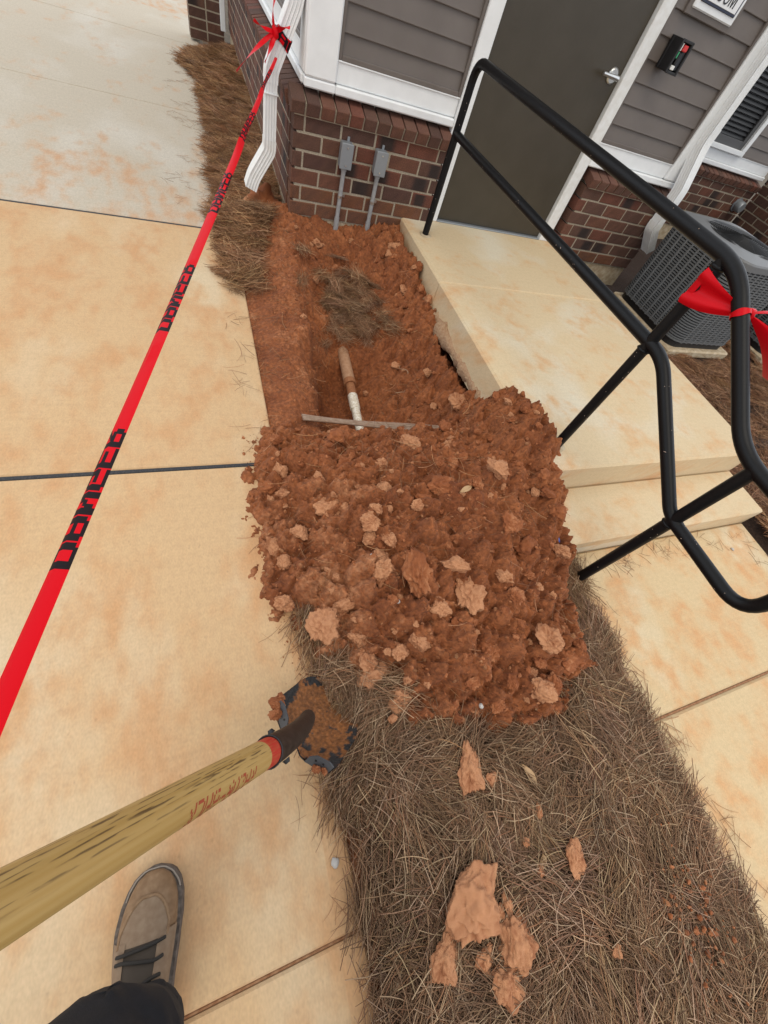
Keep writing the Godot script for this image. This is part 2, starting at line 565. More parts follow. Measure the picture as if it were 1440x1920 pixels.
# ---------------------------------------------------------------- soil
const SX := [-0.1, 0.12, 0.20, 0.30, 0.42, 0.47, 0.52, 0.60, 0.70, 0.82, 0.95, 1.10, 1.20, 1.30, 1.65]
const SZ := [-2.95, -2.7, -2.5, -2.3, -2.05, -1.93, -1.80, -1.5, -1.33, -1.15, -0.9, -0.3, 0.1, 2.3]
const SH := [
	[-0.06, -0.03, 0.05, 0.11, 0.165, 0.175, 0.175, 0.17, 0.17, 0.165, 0.165, 0.17, 0.175, 0.14, 0.06],
	[-0.06, -0.05, 0.01, 0.05, 0.10, 0.115, 0.12, 0.12, 0.07, 0.06, 0.08, 0.14, 0.17, 0.12, 0.06],
	[-0.06, -0.06, 0.0, 0.035, 0.07, 0.08, 0.085, 0.05, -0.01, -0.01, 0.02, 0.10, 0.15, 0.11, 0.04],
	[-0.06, -0.06, -0.008, 0.025, 0.055, 0.06, 0.03, -0.05, -0.06, -0.05, -0.01, 0.07, 0.13, 0.08, 0.02],
	[-0.06, -0.06, -0.012, 0.02, 0.045, 0.04, -0.05, -0.08, -0.08, -0.07, -0.03, 0.04, 0.10, 0.03, 0.0],
	[-0.06, -0.06, -0.015, 0.02, 0.04, 0.02, -0.12, -0.17, -0.16, -0.13, -0.08, 0.0, 0.07, -0.03, -0.08],
	[-0.06, -0.06, -0.015, 0.02, 0.03, -0.02, -0.31, -0.36, -0.34, -0.26, -0.17, -0.06, 0.02, -0.07, -0.12],
	[-0.06, -0.06, -0.015, 0.01, -0.01, -0.22, -0.38, -0.40, -0.37, -0.31, -0.22, -0.09, 0.0, -0.04, -0.10],
	[-0.06, -0.06, -0.01, 0.0, -0.04, -0.26, -0.38, -0.38, -0.36, -0.31, -0.22, -0.07, 0.05, 0.05, -0.02],
	[-0.06, -0.05, -0.01, 0.0, 0.0, -0.02, -0.04, -0.04, -0.04, -0.04, -0.03, 0.0, 0.05, 0.05, 0.0],
	[-0.06, -0.05, -0.01, 0.0, 0.01, 0.01, 0.01, 0.02, 0.02, 0.02, 0.02, 0.02, 0.02, 0.02, -0.02],
	[-0.06, -0.05, -0.012, 0.0, 0.01, 0.01, 0.01, 0.02, 0.02, 0.02, 0.02, 0.01, 0.0, -0.03, -0.05],
	[-0.06, -0.05, -0.012, 0.0, 0.01, 0.01, 0.01, 0.01, 0.015, 0.015, 0.015, 0.01, 0.0, -0.03, -0.06],
	[-0.06, -0.05, -0.012, 0.0, 0.01, 0.01, 0.01, 0.01, 0.015, 0.015, 0.015, 0.01, 0.0, -0.03, -0.06]]
const HX := [-0.05, 0.06, 0.12, 0.18, 0.28, 0.40, 0.52, 0.66, 0.80, 0.95, 1.08, 1.18, 1.26, 1.33, 1.40]
const HZ := [-1.36, -1.24, -1.17, -1.06, -0.9, -0.7, -0.5, -0.3, -0.12, 0.0, 0.08, 0.2]
const HH := [
	[-0.1, -0.1, -0.1, -0.1, -0.1, -0.3, -0.38, -0.36, -0.3, -0.28, -0.14, 0.02, 0.05, 0.0, -0.1],
	[-0.1, -0.06, -0.03, -0.01, 0.0, -0.08, -0.18, -0.2, -0.19, -0.16, -0.04, 0.10, 0.16, 0.15, -0.1],
	[-0.1, -0.04, -0.02, 0.01, 0.03, 0.02, 0.01, 0.01, 0.0, 0.01, 0.07, 0.18, 0.24, 0.24, 0.10],
	[-0.1, -0.03, -0.005, 0.035, 0.06, 0.08, 0.095, 0.11, 0.11, 0.12, 0.16, 0.24, 0.28, 0.27, 0.2],
	[-0.1, -0.02, 0.02, 0.05, 0.08, 0.12, 0.15, 0.17, 0.17, 0.18, 0.21, 0.27, 0.30, 0.285, 0.2],
	[-0.1, -0.02, 0.02, 0.04, 0.08, 0.13, 0.16, 0.18, 0.19, 0.2, 0.215, 0.24, 0.25, 0.17, 0.0],
	[-0.1, -0.02, 0.02, 0.035, 0.07, 0.12, 0.15, 0.17, 0.18, 0.185, 0.185, 0.185, 0.14, 0.02, -0.1],
	[-0.1, -0.08, -0.05, -0.02, 0.02, 0.075, 0.115, 0.135, 0.145, 0.14, 0.12, 0.07, 0.0, -0.1, -0.1],
	[-0.1, -0.1, -0.09, -0.06, -0.03, 0.005, 0.06, 0.10, 0.11, 0.10, 0.085, 0.02, -0.04, -0.1, -0.1],
	[-0.1, -0.1, -0.1, -0.08, -0.03, -0.01, 0.03, 0.055, 0.07, 0.075, 0.06, 0.0, -0.08, -0.1, -0.1],
	[-0.1, -0.1, -0.1, -0.1, -0.08, -0.05, -0.03, 0.02, 0.04, 0.04, 0.0, -0.05, -0.1, -0.1, -0.1],
	[-0.1, -0.1, -0.1, -0.1, -0.1, -0.1, -0.1, -0.08, -0.06, -0.06, -0.08, -0.1, -0.1, -0.1, -0.1]]

func table(xs: Array, zs: Array, hs: Array, x: float, z: float) -> float:
	var i := 0
	while i < xs.size() - 2 and x > xs[i + 1]: i += 1
	var j := 0
	while j < zs.size() - 2 and z > zs[j + 1]: j += 1
	var u: float = clampf((x - xs[i]) / (xs[i + 1] - xs[i]), 0.0, 1.0)
	var v: float = clampf((z - zs[j]) / (zs[j + 1] - zs[j]), 0.0, 1.0)
	u = lerpf(u, u * u * (3.0 - 2.0 * u), 0.5)
	v = lerpf(v, v * v * (3.0 - 2.0 * v), 0.5)
	return lerpf(lerpf(hs[j][i], hs[j][i + 1], u), lerpf(hs[j + 1][i], hs[j + 1][i + 1], u), v)

func clumps(x: float, z: float) -> float:
	var c: float = clampf((n_cell.get_noise_2d(x, z) + 1.0) * 1.6, 0.0, 1.0)
	var d: float = n_cell2.get_noise_2d(x, z) + 1.0
	return 0.026 * sqrt(c) - 0.014 * d + 0.005

func soil_h(x: float, z: float) -> float:
	var ws := smooth(-1.1, -1.25, z)
	var wob := 0.03 * ws
	var xx := x + wob * n_mid.get_noise_2d(x * 0.8, z * 0.8)
	var zz := z + wob * n_mid.get_noise_2d(x * 0.8 + 9.0, z * 0.8)
	var h := table(SX, SZ, SH, xx, zz)
	var rough := ws * smooth(0.2, 0.45, x)
	# left strip of trodden soil is smoother than the dug sides
	var strip := smooth(0.52, 0.40, x)
	h += clumps(x, z) * rough * lerpf(1.3 + 0.9 * smooth(0.8, 1.0, x), 0.35, strip)
	h += 0.03 * n_big.get_noise_2d(x, z) * rough + 0.016 * n_mid.get_noise_2d(x, z) * lerpf(0.35, 1.0, rough) + 0.006 * n_fine.get_noise_2d(x, z) * lerpf(0.4, 1.0, rough)
	return h

func heap_h(x: float, z: float) -> float:
	var xx := x + 0.035 * n_mid.get_noise_2d(x * 0.7, z * 0.7)
	var zz := z + 0.035 * n_mid.get_noise_2d(x * 0.7 + 5.0, z * 0.7)
	var h := table(HX, HZ, HH, xx, zz)
	var k := smooth(-0.06, 0.05, h)
	# one big turned-over lump of moist clay on the right, chopped elsewhere
	var lump: float = exp(-(pow((x - 0.92) / 0.2, 2.0) + pow((z + 0.66) / 0.22, 2.0)))
	h += 0.035 * lump
	h += clumps(x, z) * (2.0 - 1.2 * lump) * (0.3 + 0.7 * k) + 0.052 * n_big.get_noise_2d(x * 2.2, z * 2.2) * k + 0.026 * n_mid.get_noise_2d(x, z) * k + 0.009 * n_fine.get_noise_2d(x, z) * (1.0 - 0.5 * lump)
	return h

func clay_color(x: float, y: float, z: float, dry: float) -> Color:
	var wet := Vector3(0.265, 0.078, 0.024)
	var mid := Vector3(0.44, 0.152, 0.053)
	var pale := Vector3(0.60, 0.295, 0.15)
	var a := n_mid.get_noise_3d(x * 0.6, y * 0.6, z * 0.6) * 0.5 + n_big.get_noise_3d(x, y, z) * 0.35 + 0.5
	var b := n_fine.get_noise_3d(x * 0.7 + 3.0, y * 0.7, z * 0.7) * 0.5 + 0.5
	var c := wet.lerp(mid, clampf(a * 1.25 - 0.1, 0.0, 1.0))
	c = c.lerp(pale, clampf((a * 0.6 + b * 0.6 + dry - 0.85) * 2.2, 0.0, 1.0))
	c *= 0.85 + 0.3 * b
	return Color(c.x, c.y, c.z)

func grid_mesh(x0: float, x1: float, z0: float, z1: float, step: float, hf: Callable, cf: Callable) -> ArrayMesh:
	var nx := int(ceil((x1 - x0) / step))
	var nz := int(ceil((z1 - z0) / step))
	var V := PackedVector3Array()
	var C := PackedColorArray()
	var I := PackedInt32Array()
	for j in nz + 1:
		for i in nx + 1:
			var x := x0 + (x1 - x0) * i / nx
			var z := z0 + (z1 - z0) * j / nz
			var y: float = hf.call(x, z)
			V.append(Vector3(x, y, z))
			C.append(cf.call(x, y, z))
	var N := PackedVector3Array()
	N.resize(V.size())
	for j in nz + 1:
		for i in nx + 1:
			var q := j * (nx + 1) + i
			var l := V[q - 1] if i > 0 else V[q]
			var r := V[q + 1] if i < nx else V[q]
			var u := V[q - nx - 1] if j > 0 else V[q]
			var d := V[q + nx + 1] if j < nz else V[q]
			N[q] = (d - u).cross(r - l).normalized()
	for j in nz:
		for i in nx:
			var q := j * (nx + 1) + i
			I.append_array([q, q + 1, q + nx + 2, q, q + nx + 2, q + nx + 1])
	var ar := []
	ar.resize(Mesh.ARRAY_MAX)
	ar[Mesh.ARRAY_VERTEX] = V
	ar[Mesh.ARRAY_NORMAL] = N
	ar[Mesh.ARRAY_COLOR] = C
	ar[Mesh.ARRAY_INDEX] = I
	var m := ArrayMesh.new()
	m.add_surface_from_arrays(Mesh.PRIMITIVE_TRIANGLES, ar)
	return m

func soil_color(x: float, y: float, z: float) -> Color:
	# the trodden strip beside the sidewalk has dried paler than the fresh cut
	return clay_color(x, y, z, -0.05 + 0.2 * smooth(0.52, 0.44, x))

# garden soil of the planting beds: brown humus, with clay trodden along the sidewalk edge
func bed_color(x: float, y: float, z: float) -> Color:
	var k := 0.9 + 0.5 * n_mid.get_noise_2d(x, z)
	var humus := Color(0.085 * k, 0.052 * k, 0.032 * k)
	var clay := clay_color(x, 0.0, z, 0.4)
	return clay.lerp(humus, smooth(0.22, 0.32, x + 0.06 * n_mid.get_noise_2d(x, z)))

func build_soil():
	var m := grid_mesh(-0.1, 1.65, -2.95, -1.1, 0.0065, soil_h, soil_color)
	var o := put(m, "excavated_soil", M.soil)
	tag(o, "red clay soil with a dug trench along the stoop", "", "", "structure")
	var m2 := grid_mesh(-0.1, 1.65, -1.1, 2.3, 0.025, soil_h, bed_color)
	var o2 := put(m2, "planting_bed", M.soil)
	tag(o2, "dark soil of the bed between sidewalk and walkway", "", "", "structure")

func build_heap():
	var m := grid_mesh(-0.05, 1.40, -1.36, 0.2, 0.0052, heap_h, func(x, y, z): return clay_color(x, y, z, 0.04 + 0.22 * smooth(0.75, 0.3, x) * smooth(-0.95, -0.7, z) - 0.12 * smooth(0.6, 0.9, x)))
	var o := put(m, "clay_heap", M.soil)
	tag(o, "heap of freshly dug red clay dumped between sidewalk and stoop", "soil heap")

# ---------------------------------------------------------------- building
var brick_meshes := []
var sill_meshes := []

func brick_mesh(size: Vector3, seed_: int, base: Vector3, flash: float, stain: float) -> ArrayMesh:
	var r := RandomNumberGenerator.new()
	r.seed = seed_
	var h := size * 0.5
	var e := 0.004
	var s := st()
	s.set_smooth_group(-1)
	var flash_at := r.randf_range(-0.5, 0.3)
	var col := func(p: Vector3) -> Color:
		var u := p.x / size.x
		var c := base
		if flash > 0.0:
			var k: float = smooth(flash_at - 0.08, flash_at + 0.05, u) * smooth(flash_at + 0.62, flash_at + 0.45, u) * flash
			c = c.lerp(Vector3(0.028, 0.02, 0.018), k)
		if stain > 0.0:
			c = c.lerp(Vector3(0.24, 0.092, 0.034), clampf(stain * (0.6 + 0.9 * n_fine.get_noise_3d(p.x * 0.35 + seed_, p.y * 0.5, 0)), 0.0, 0.85))
		c *= 1.0 + 0.35 * n_fine.get_noise_3d(p.x * 0.4 + seed_ * 3.0, p.y * 0.8, 1.0)
		return Color(c.x, c.y, c.z)
	var add := func(a, b, c, d):
		for p in [a, c, b, a, d, c]:
			s.set_color(col.call(p))
			s.add_vertex(p)
	var gx := 6
	var pts := []
	for j in 3:
		var row := []
		for i in gx + 1:
			var jit := 0.0012 if (i > 0 and i < gx and j == 1) else 0.0
			row.append(Vector3(lerpf(-h.x + e, h.x - e, float(i) / gx), lerpf(-h.y + e, h.y - e, j / 2.0), h.z + r.randf_range(-jit, jit)))
		pts.append(row)
	for j in 2:
		for i in gx: add.call(pts[j][i], pts[j][i + 1], pts[j + 1][i + 1], pts[j + 1][i])
	var f := [pts[0][0], pts[0][gx], pts[2][gx], pts[2][0]]
	var g := [Vector3(-h.x, -h.y, h.z - e), Vector3(h.x, -h.y, h.z - e), Vector3(h.x, h.y, h.z - e), Vector3(-h.x, h.y, h.z - e)]
	for i in 4:
		var j := (i + 1) % 4
		g[i] += Vector3(r.randf_range(-0.001, 0.001), r.randf_range(-0.001, 0.001), 0)
	for i in 4:
		var j := (i + 1) % 4
		add.call(g[i], g[j], f[j], f[i])
		var b0: Vector3 = Vector3(g[i].x, g[i].y, -h.z)
		var b1: Vector3 = Vector3(g[j].x, g[j].y, -h.z)
		add.call(b0, b1, g[j], g[i])
	s.generate_normals()
	return s.commit()

func make_bricks():
	var tones := [Vector3(0.17, 0.075, 0.047), Vector3(0.145, 0.07, 0.046), Vector3(0.195, 0.08, 0.048), Vector3(0.175, 0.085, 0.056), Vector3(0.125, 0.06, 0.042), Vector3(0.20, 0.07, 0.042), Vector3(0.15, 0.073, 0.05)]
	var size := Vector3(0.1935, 0.0695, 0.09)
	for i in 14:
		brick_meshes.append(brick_mesh(size, 50 + i, tones[i % 7], 0.9 if i in [3, 6, 10, 12] else 0.0, 0.0))
	for i in 6:
		brick_meshes.append(brick_mesh(size, 90 + i, tones[(i * 2) % 7], 0.0, 0.75))
	for i in 8:
		sill_meshes.append(brick_mesh(Vector3(0.0695, 0.058, 0.13), 120 + i, tones[i % 7] * 1.08, 0.0, 0.0))

# one brick wall in the plane spanned by dir and up; single bricks for s in [i0, i1], the rest joined
func brick_wall(building: Node3D, called: String, o: Vector3, dir: Vector3, length: float, courses: int, i0: float, i1: float, shift: float, stain_to: int, sill := true, y0 := 0.17, sill_from := 0.0):
	var nrm := dir.cross(Vector3.UP)
	var bs := Basis(dir, Vector3.UP, nrm)
	var top := y0 + courses * COURSE
	var core := st()
	cbox(core, o + dir * (length * 0.5) + Vector3(0, (y0 + top) * 0.5, 0) - nrm * 0.064, Vector3(length - 0.05, top - y0 + 0.002, 0.12), 0.001, bs)
	if sill:
		var tilt := bs * Basis(Vector3.RIGHT, 0.24)
		cbox(core, o + dir * (length * 0.5 + sill_from * 0.5) + Vector3(0, top + 0.028, 0) - nrm * 0.045, Vector3(length - sill_from - 0.05, 0.055, 0.12), 0.001, tilt)
	var wall := obj(core, called, M.mortar, building)
	var joined := st()
	var any := false
	for k in courses:
		var y := y0 + (k + 0.5) * COURSE
		var s := 0.0
		var first := true
		while s < length - 0.012:
			var l := 0.2035
			if first: l = fmod(shift + (0.1018 if k % 2 == 1 else 0.0), 0.2035)
			if first and l < 0.03: l += 0.1018
			first = false
			l = minf(l, length - s)
			if l < 0.02: break
			var idx := rng.randi_range(0, 13)
			if k < stain_to and rng.randf() < 0.85: idx = 14 + rng.randi_range(0, 5)
			var c := s + l * 0.5
			var kx := (l - 0.010) / 0.1935
			var p := o + dir * c + Vector3(0, y, 0) + nrm * (-0.045 + rng.randf_range(-0.0015, 0.0015))
			var b := bs * Basis(Vector3.UP, rng.randf_range(-0.006, 0.006)) * Basis(Vector3.BACK, rng.randf_range(-0.006, 0.006))
			b = b * Basis.from_scale(Vector3(kx, 1.0 + rng.randf_range(-0.02, 0.02), 1))
			if c >= i0 and c <= i1:
				var m := put(brick_meshes[idx], "brick", M.brick, wall)
				m.transform = Transform3D(b, p)
			else:
				joined.append_from(brick_meshes[idx], 0, Transform3D(b, p))
				any = true
			s += l
	if sill:
		var n := int((length - sill_from) / COURSE)
		var pitch := (length - sill_from) / n
		for i in n:
			var c := sill_from + (i + 0.5) * pitch
			var p := o + dir * c + Vector3(0, top + 0.037, 0) - nrm * 0.037 + nrm * rng.randf_range(-0.002, 0.002)
			var b := bs * Basis(Vector3.RIGHT, 0.26 + rng.randf_range(-0.015, 0.015)) * Basis(Vector3.BACK, rng.randf_range(-0.01, 0.01)) * Basis.from_scale(Vector3((pitch - 0.010) / 0.0695, 1, 1))
			var idx := rng.randi_range(0, 7)
			if c >= i0 and c <= i1:
				put(sill_meshes[idx], "sill_brick", M.brick, wall).transform = Transform3D(b, p)
			else:
				joined.append_from(sill_meshes[idx], 0, Transform3D(b, p))
				any = true
	if any:
		var j := put(joined.commit(), "distant_bricks", M.brick, wall)
		j.set_meta("kind", "stuff")

# lap siding boards between s0 and s1 along dir
func siding(building: Node3D, called: String, o: Vector3, dir: Vector3, s0: float, s1: float, y0: float, y1: float):
	var nrm := dir.cross(Vector3.UP)
	var bs := Basis(dir, Vector3.UP, nrm)
	var back := st()
	cbox(back, o + dir * ((s0 + s1) * 0.5) + Vector3(0, (y0 + y1) * 0.5, 0) - nrm * 0.03, Vector3(s1 - s0, y1 - y0, 0.03), 0.001, bs)
	var panel := obj(back, called, M.siding_trim, building)
	var lap := 0.0965
	var n := int(ceil((y1 - y0) / lap))
	var poly := [Vector2(0.0, 0.0), Vector2(0.0, -0.012), Vector2(lap + 0.004, -0.0155), Vector2(lap + 0.004, -0.0125), Vector2(0.012, -0.0005), Vector2(0.003, 0.0012)]
	var s := st()
	extrude_x(s, poly, s0, s1)
	s.generate_normals()
	var m := s.commit()
	for i in n:
		var b := put(m, "siding_board", M.siding, panel)
		b.transform = Transform3D(bs, o + Vector3(0, y0 - 0.004 + i * lap, 0) + nrm * 0.0)
	# j-channel round the field
	for e in [s0 + 0.009, s1 - 0.009]:
		box_part("channel_trim", o + dir * e + Vector3(0, (y0 + y1) * 0.5, 0) - nrm * 0.001, Vector3(0.018, y1 - y0, 0.022), M.siding, panel, 0.003, bs)
	box_part("channel_trim", o + dir * ((s0 + s1) * 0.5) + Vector3(0, y0 + 0.008, 0) - nrm * 0.001, Vector3(s1 - s0 - 0.037, 0.022, 0.021), M.siding, panel, 0.003, bs)

# drip cap and skirt board under the siding
func skirt(building: Node3D, o: Vector3, dir: Vector3, s0: float, s1: float, cap_ext := 0.0):
	var nrm := dir.cross(Vector3.UP)
	var bs := Basis(dir, Vector3.UP, nrm)
	var c := o + dir * ((s0 + s1) * 0.5)
	box_part("skirt_board", c + Vector3(0, 0.817, 0) - nrm * 0.012, Vector3(s1 - s0, 0.082, 0.03), M.white, building, 0.004, bs)
	box_part("skirt_lip", c + Vector3(0, 0.8595, 0) - nrm * 0.009, Vector3(s1 - s0, 0.007, 0.038), M.white, building, 0.002, bs)
	box_part("drip_cap", c + dir * cap_ext * 0.5 + Vector3(0, 0.7555, 0) - nrm * 0.002, Vector3(s1 - s0 + absf(cap_ext), 0.038, 0.05), M.white, building, 0.006, bs)

func corner_board(building: Node3D, x0: float, x1: float, z_face: float, y0: float):
	box_part("corner_board", Vector3((x0 + x1) * 0.5, (y0 + 3.0) * 0.5, z_face), Vector3(x1 - x0, 3.0 - y0, 0.036), M.white, building, 0.008)

func build_building():
	make_bricks()
	var B := thing("building", "taupe lap-sided building on a brown brick base with white trim", "building", Vector3.ZERO)
	# brick base
	brick_wall(B, "brick_wall", Vector3(WX, 0, WZ), Vector3.RIGHT, 0.938, 6, -1, 9, 0.165, 2, true, 0.17, -0.02)
	brick_wall(B, "brick_wall", Vector3(2.567, 0, WZ), Vector3.RIGHT, 0.896, 6, -1, 9, 0.085, 1)
	brick_wall(B, "brick_wall", Vector3(WX, 0, -7.0), Vector3.BACK, 4.142 - 0.09, 6, 1.75, 9, 0.12, 1)
	brick_wall(B, "brick_wall", Vector3(3.373, 0, -4.18), Vector3.RIGHT, 2.80, 6, 0.85, 9, 0.1, 1)
	brick_wall(B, "brick_wall", Vector3(6.18, 0, -4.18), Vector3.BACK, 2.2, 9, 9, 9.5, 0.15, 0, false)
	brick_wall(B, "brick_wall", Vector3(3.463, 0, WZ - 0.09), Vector3.FORWARD, 1.232, 6, 9, 9.5, 0.15, 0)
	# foundation under the bricks
	box_part("foundation", Vector3(1.0, 0.0, -3.5), Vector3(0.95, 0.335, 1.265), M.concrete_side, B, 0.003)
	box_part("foundation", Vector3(2.98, 0.0, -3.52), Vector3(0.95, 0.335, 1.30), M.concrete_side, B, 0.003)
	box_part("foundation", Vector3(0.62, 0.0, -5.6), Vector3(0.19, 0.335, 2.8), M.concrete_side, B, 0.003)
	box_part("foundation", Vector3(4.8, 0.0, -4.3), Vector3(2.8, 0.335, 0.22), M.concrete_side, B, 0.003)
	# board sheathing closes the wall behind the siding
	box_part("sheathing", Vector3(1.03, 1.87, -3.2), Vector3(0.85, 2.26, 0.5), M.sheathing, B, 0.002)
	box_part("sheathing", Vector3(2.95, 1.87, -3.2), Vector3(0.84, 2.26, 0.5), M.sheathing, B, 0.002)
	box_part("sheathing", Vector3(1.98, 1.7, -3.35), Vector3(1.2, 2.6, 0.2), M.sheathing, B, 0.002)
	box_part("sheathing", Vector3(0.70, 1.87, -5.3), Vector3(0.2, 2.26, 3.6), M.sheathing, B, 0.002)
	box_part("sheathing", Vector3(3.3, 1.87, -3.8), Vector3(0.14, 2.26, 0.7), M.sheathing, B, 0.002)
	box_part("sheathing", Vector3(4.8, 1.9, -4.42), Vector3(2.8, 2.3, 0.2), M.sheathing, B, 0.002)
	# front left field
	var zf := -2.908
	siding(B, "siding_field", Vector3(0, 0, zf), Vector3.RIGHT, 0.728, 1.442, 0.863, 2.95)
	skirt(B, Vector3(0, 0, zf), Vector3.RIGHT, 0.728, 1.442)
	box_part("drip_cap", Vector3(0.646, 0.7555, zf - 0.002), Vector3(0.163, 0.038, 0.05), M.white, B, 0.006)
	corner_board(B, 0.565, 0.727, zf + 0.006, 0.776)
	# front right field
	siding(B, "siding_field", Vector3(0, 0, zf), Vector3.RIGHT, 2.522, 3.247, 0.863, 2.95)
	skirt(B, Vector3(0, 0, zf), Vector3.RIGHT, 2.522, 3.247)
	box_part("drip_cap", Vector3(3.332, 0.7555, zf - 0.002), Vector3(0.168, 0.038, 0.05), M.white, B, 0.006)
	corner_board(B, 3.248, 3.41, zf + 0.006, 0.776)
	# side wall facing left
	var xf := 0.577
	siding(B, "siding_field", Vector3(xf, 0, -7.0), Vector3.BACK, 0.0, 3.93, 0.863, 2.95)
	skirt(B, Vector3(xf, 0, -7.0), Vector3.BACK, 0.0, 3.93)
	box_part("drip_cap", Vector3(xf + 0.002, 0.7555, -3.0), Vector3(0.05, 0.038, 0.136), M.white, B, 0.006)
	box_part("corner_board", Vector3(0.579, 1.888, -2.998), Vector3(0.03, 2.224, 0.137), M.white, B, 0.006)
	# return wall and recessed wall
	siding(B, "siding_field", Vector3(3.41, 0, -2.99), Vector3.FORWARD, 0.0, 1.2, 0.863, 2.95)
	skirt(B, Vector3(3.41, 0, -2.93), Vector3.FORWARD, 0.0, 1.25)
	siding(B, "siding_field", Vector3(0, 0, -4.23), Vector3.RIGHT, 3.44, 4.38, 0.863, 2.95)
	siding(B, "siding_field", Vector3(0, 0, -4.23), Vector3.RIGHT, 5.56, 6.17, 0.863, 2.95)
	siding(B, "siding_field", Vector3(0, 0, -4.23), Vector3.RIGHT, 4.38, 5.56, 2.3, 2.95)
	skirt(B, Vector3(0, 0, -4.23), Vector3.RIGHT, 3.44, 6.17)
	build_window(B)
	build_door(B)
	# eaves and roof above the frame
	var r := st()
	extrude_x(r, [Vector2(2.96, -7.4), Vector2(2.96, -2.55), Vector2(3.08, -2.5), Vector2(4.6, -5.0), Vector2(3.08, -7.5)], 0.2, 3.75)
	obj(r, "roof", mat(lin(0.07, 0.065, 0.06), 0.9), B)
	var r2 := st()
	extrude_x(r2, [Vector2(2.96, -7.4), Vector2(2.96, -3.9), Vector2(3.08, -3.85), Vector2(4.3, -5.6), Vector2(3.08, -7.5)], 3.76, 6.3)
	obj(r2, "roof", mat(lin(0.07, 0.065, 0.06), 0.9), B)
	# white post and brick pier at the far end of the side wall
	var P := thing("brick_pier", "brown brick pier with a white post by the far end of the side wall", "pier", Vector3(0.29, 0, -7.16))
	var core := box_part("pier_core", Vector3(0, 0.55, 0), Vector3(0.352, 1.06, 0.25), M.mortar, P, 0.002)
	for k in 12:
		var y := 0.06 + k * COURSE
		for q in 2:
			var bb := put(brick_meshes[rng.randi_range(0, 13)], "brick", M.brick, core)
			bb.transform = Transform3D(Basis.from_scale(Vector3(0.87, 1, 1)), Vector3(-0.09 + 0.18 * q, y, 0.083))
		var b2 := put(brick_meshes[rng.randi_range(0, 13)], "brick", M.brick, core)
		b2.transform = Transform3D(Basis(Vector3.UP, -PI / 2), Vector3(-0.135, y, -0.02))
	box_part("post", Vector3(0.165, 0.9, 0.165), Vector3(0.05, 1.5, 0.05), M.white, P, 0.004)

func build_door(B: Node3D):
	var d := box_part("door", Vector3(1.984, 1.327, -2.94), Vector3(0.898, 2.12, 0.045), M.door, B, 0.003)
	# lever handle
	var s := st()
	var c := Vector3(2.372, 1.137, -2.917)
	tube(s, [c, c + Vector3(0, 0, 0.006), c + Vector3(0, 0, 0.011)], [0.036, 0.036, 0.029], 24)
	tube(s, [c + Vector3(0, 0, 0.008), c + Vector3(0, 0, 0.05)], 0.011, 14)
	obj(s, "rosette", M.steel, d, true)
	var l := st()
	tube(l, rounded([c + Vector3(0.008, 0, 0.05), c + Vector3(-0.03, 0.001, 0.054), c + Vector3(-0.105, 0.0, 0.05)], 0.02), [0.013, 0.0125, 0.012, 0.012, 0.0115, 0.011, 0.011, 0.0105, 0.009], 12)
	obj(l, "lever_handle", M.steel, d, true)
	for y in [0.45, 1.3, 2.15]:
		var h := st()
		tube(h, [Vector3(1.531, y - 0.05, -2.915), Vector3(1.531, y + 0.05, -2.915)], 0.007, 10)
		obj(h, "hinge", M.steel, d, true)
	var f := box_part("door_frame", Vector3(1.984, 2.43, -2.915), Vector3(1.078, 0.085, 0.05), M.white, B, 0.004)
	box_part("jamb", Vector3(1.4865, 1.322, -2.915), Vector3(0.087, 2.13, 0.056), M.white, f, 0.004)
	box_part("jamb", Vector3(2.478, 1.322, -2.915), Vector3(0.085, 2.13, 0.056), M.white_dirty, f, 0.004)
	box_part("threshold", Vector3(1.984, 0.2605, -2.918), Vector3(0.9, 0.009, 0.06), M.grey_metal, B, 0.003)

func build_window(B: Node3D):
	var z := -4.222
	var x0 := 4.38
	var x1 := 5.555
	var y0 := 0.864
	var y1 := 2.3
	var w := box_part("window", Vector3((x0 + x1) * 0.5, y0 + 0.02, z), Vector3(x1 - x0, 0.04, 0.06), M.white, B, 0.004)
	box_part("frame", Vector3(x0 + 0.03, (y0 + y1) * 0.5 + 0.02, z), Vector3(0.06, y1 - y0 - 0.04, 0.056), M.white, w, 0.004)
	box_part("frame", Vector3(x1 - 0.03, (y0 + y1) * 0.5 + 0.02, z), Vector3(0.06, y1 - y0 - 0.04, 0.056), M.white, w, 0.004)
	box_part("frame", Vector3((x0 + x1) * 0.5, y1 + 0.02, z), Vector3(x1 - x0, 0.04, 0.058), M.white, w, 0.004)
	var gm := mat(lin(0.07, 0.07, 0.072), 0.5)
	for sd in [[x0 + 0.085, 0.05], [x1 - 0.085, 0.05]]:
		box_part("sash", Vector3(sd[0], (y0 + y1) * 0.5 + 0.02, z - 0.012), Vector3(sd[1], y1 - y0 - 0.04, 0.03), gm, w, 0.003)
	box_part("sash", Vector3((x0 + x1) * 0.5, y0 + 0.072, z - 0.012), Vector3(x1 - x0 - 0.22, 0.064, 0.03), gm, w, 0.003)
	var s := st()
	var y := y0 + 0.12
	while y < y1:
		cbox(s, Vector3((x0 + x1) * 0.5, y, z - 0.02), Vector3(x1 - x0 - 0.22, 0.034, 0.006), 0.001, Basis(Vector3.RIGHT, -0.6))
		y += 0.034
	obj(s, "louver_slats", M.black, w)
	box_part("backing", Vector3((x0 + x1) * 0.5, (y0 + y1) * 0.5, z - 0.05), Vector3(x1 - x0 - 0.1, y1 - y0, 0.01), M.conduit, w, 0.001)

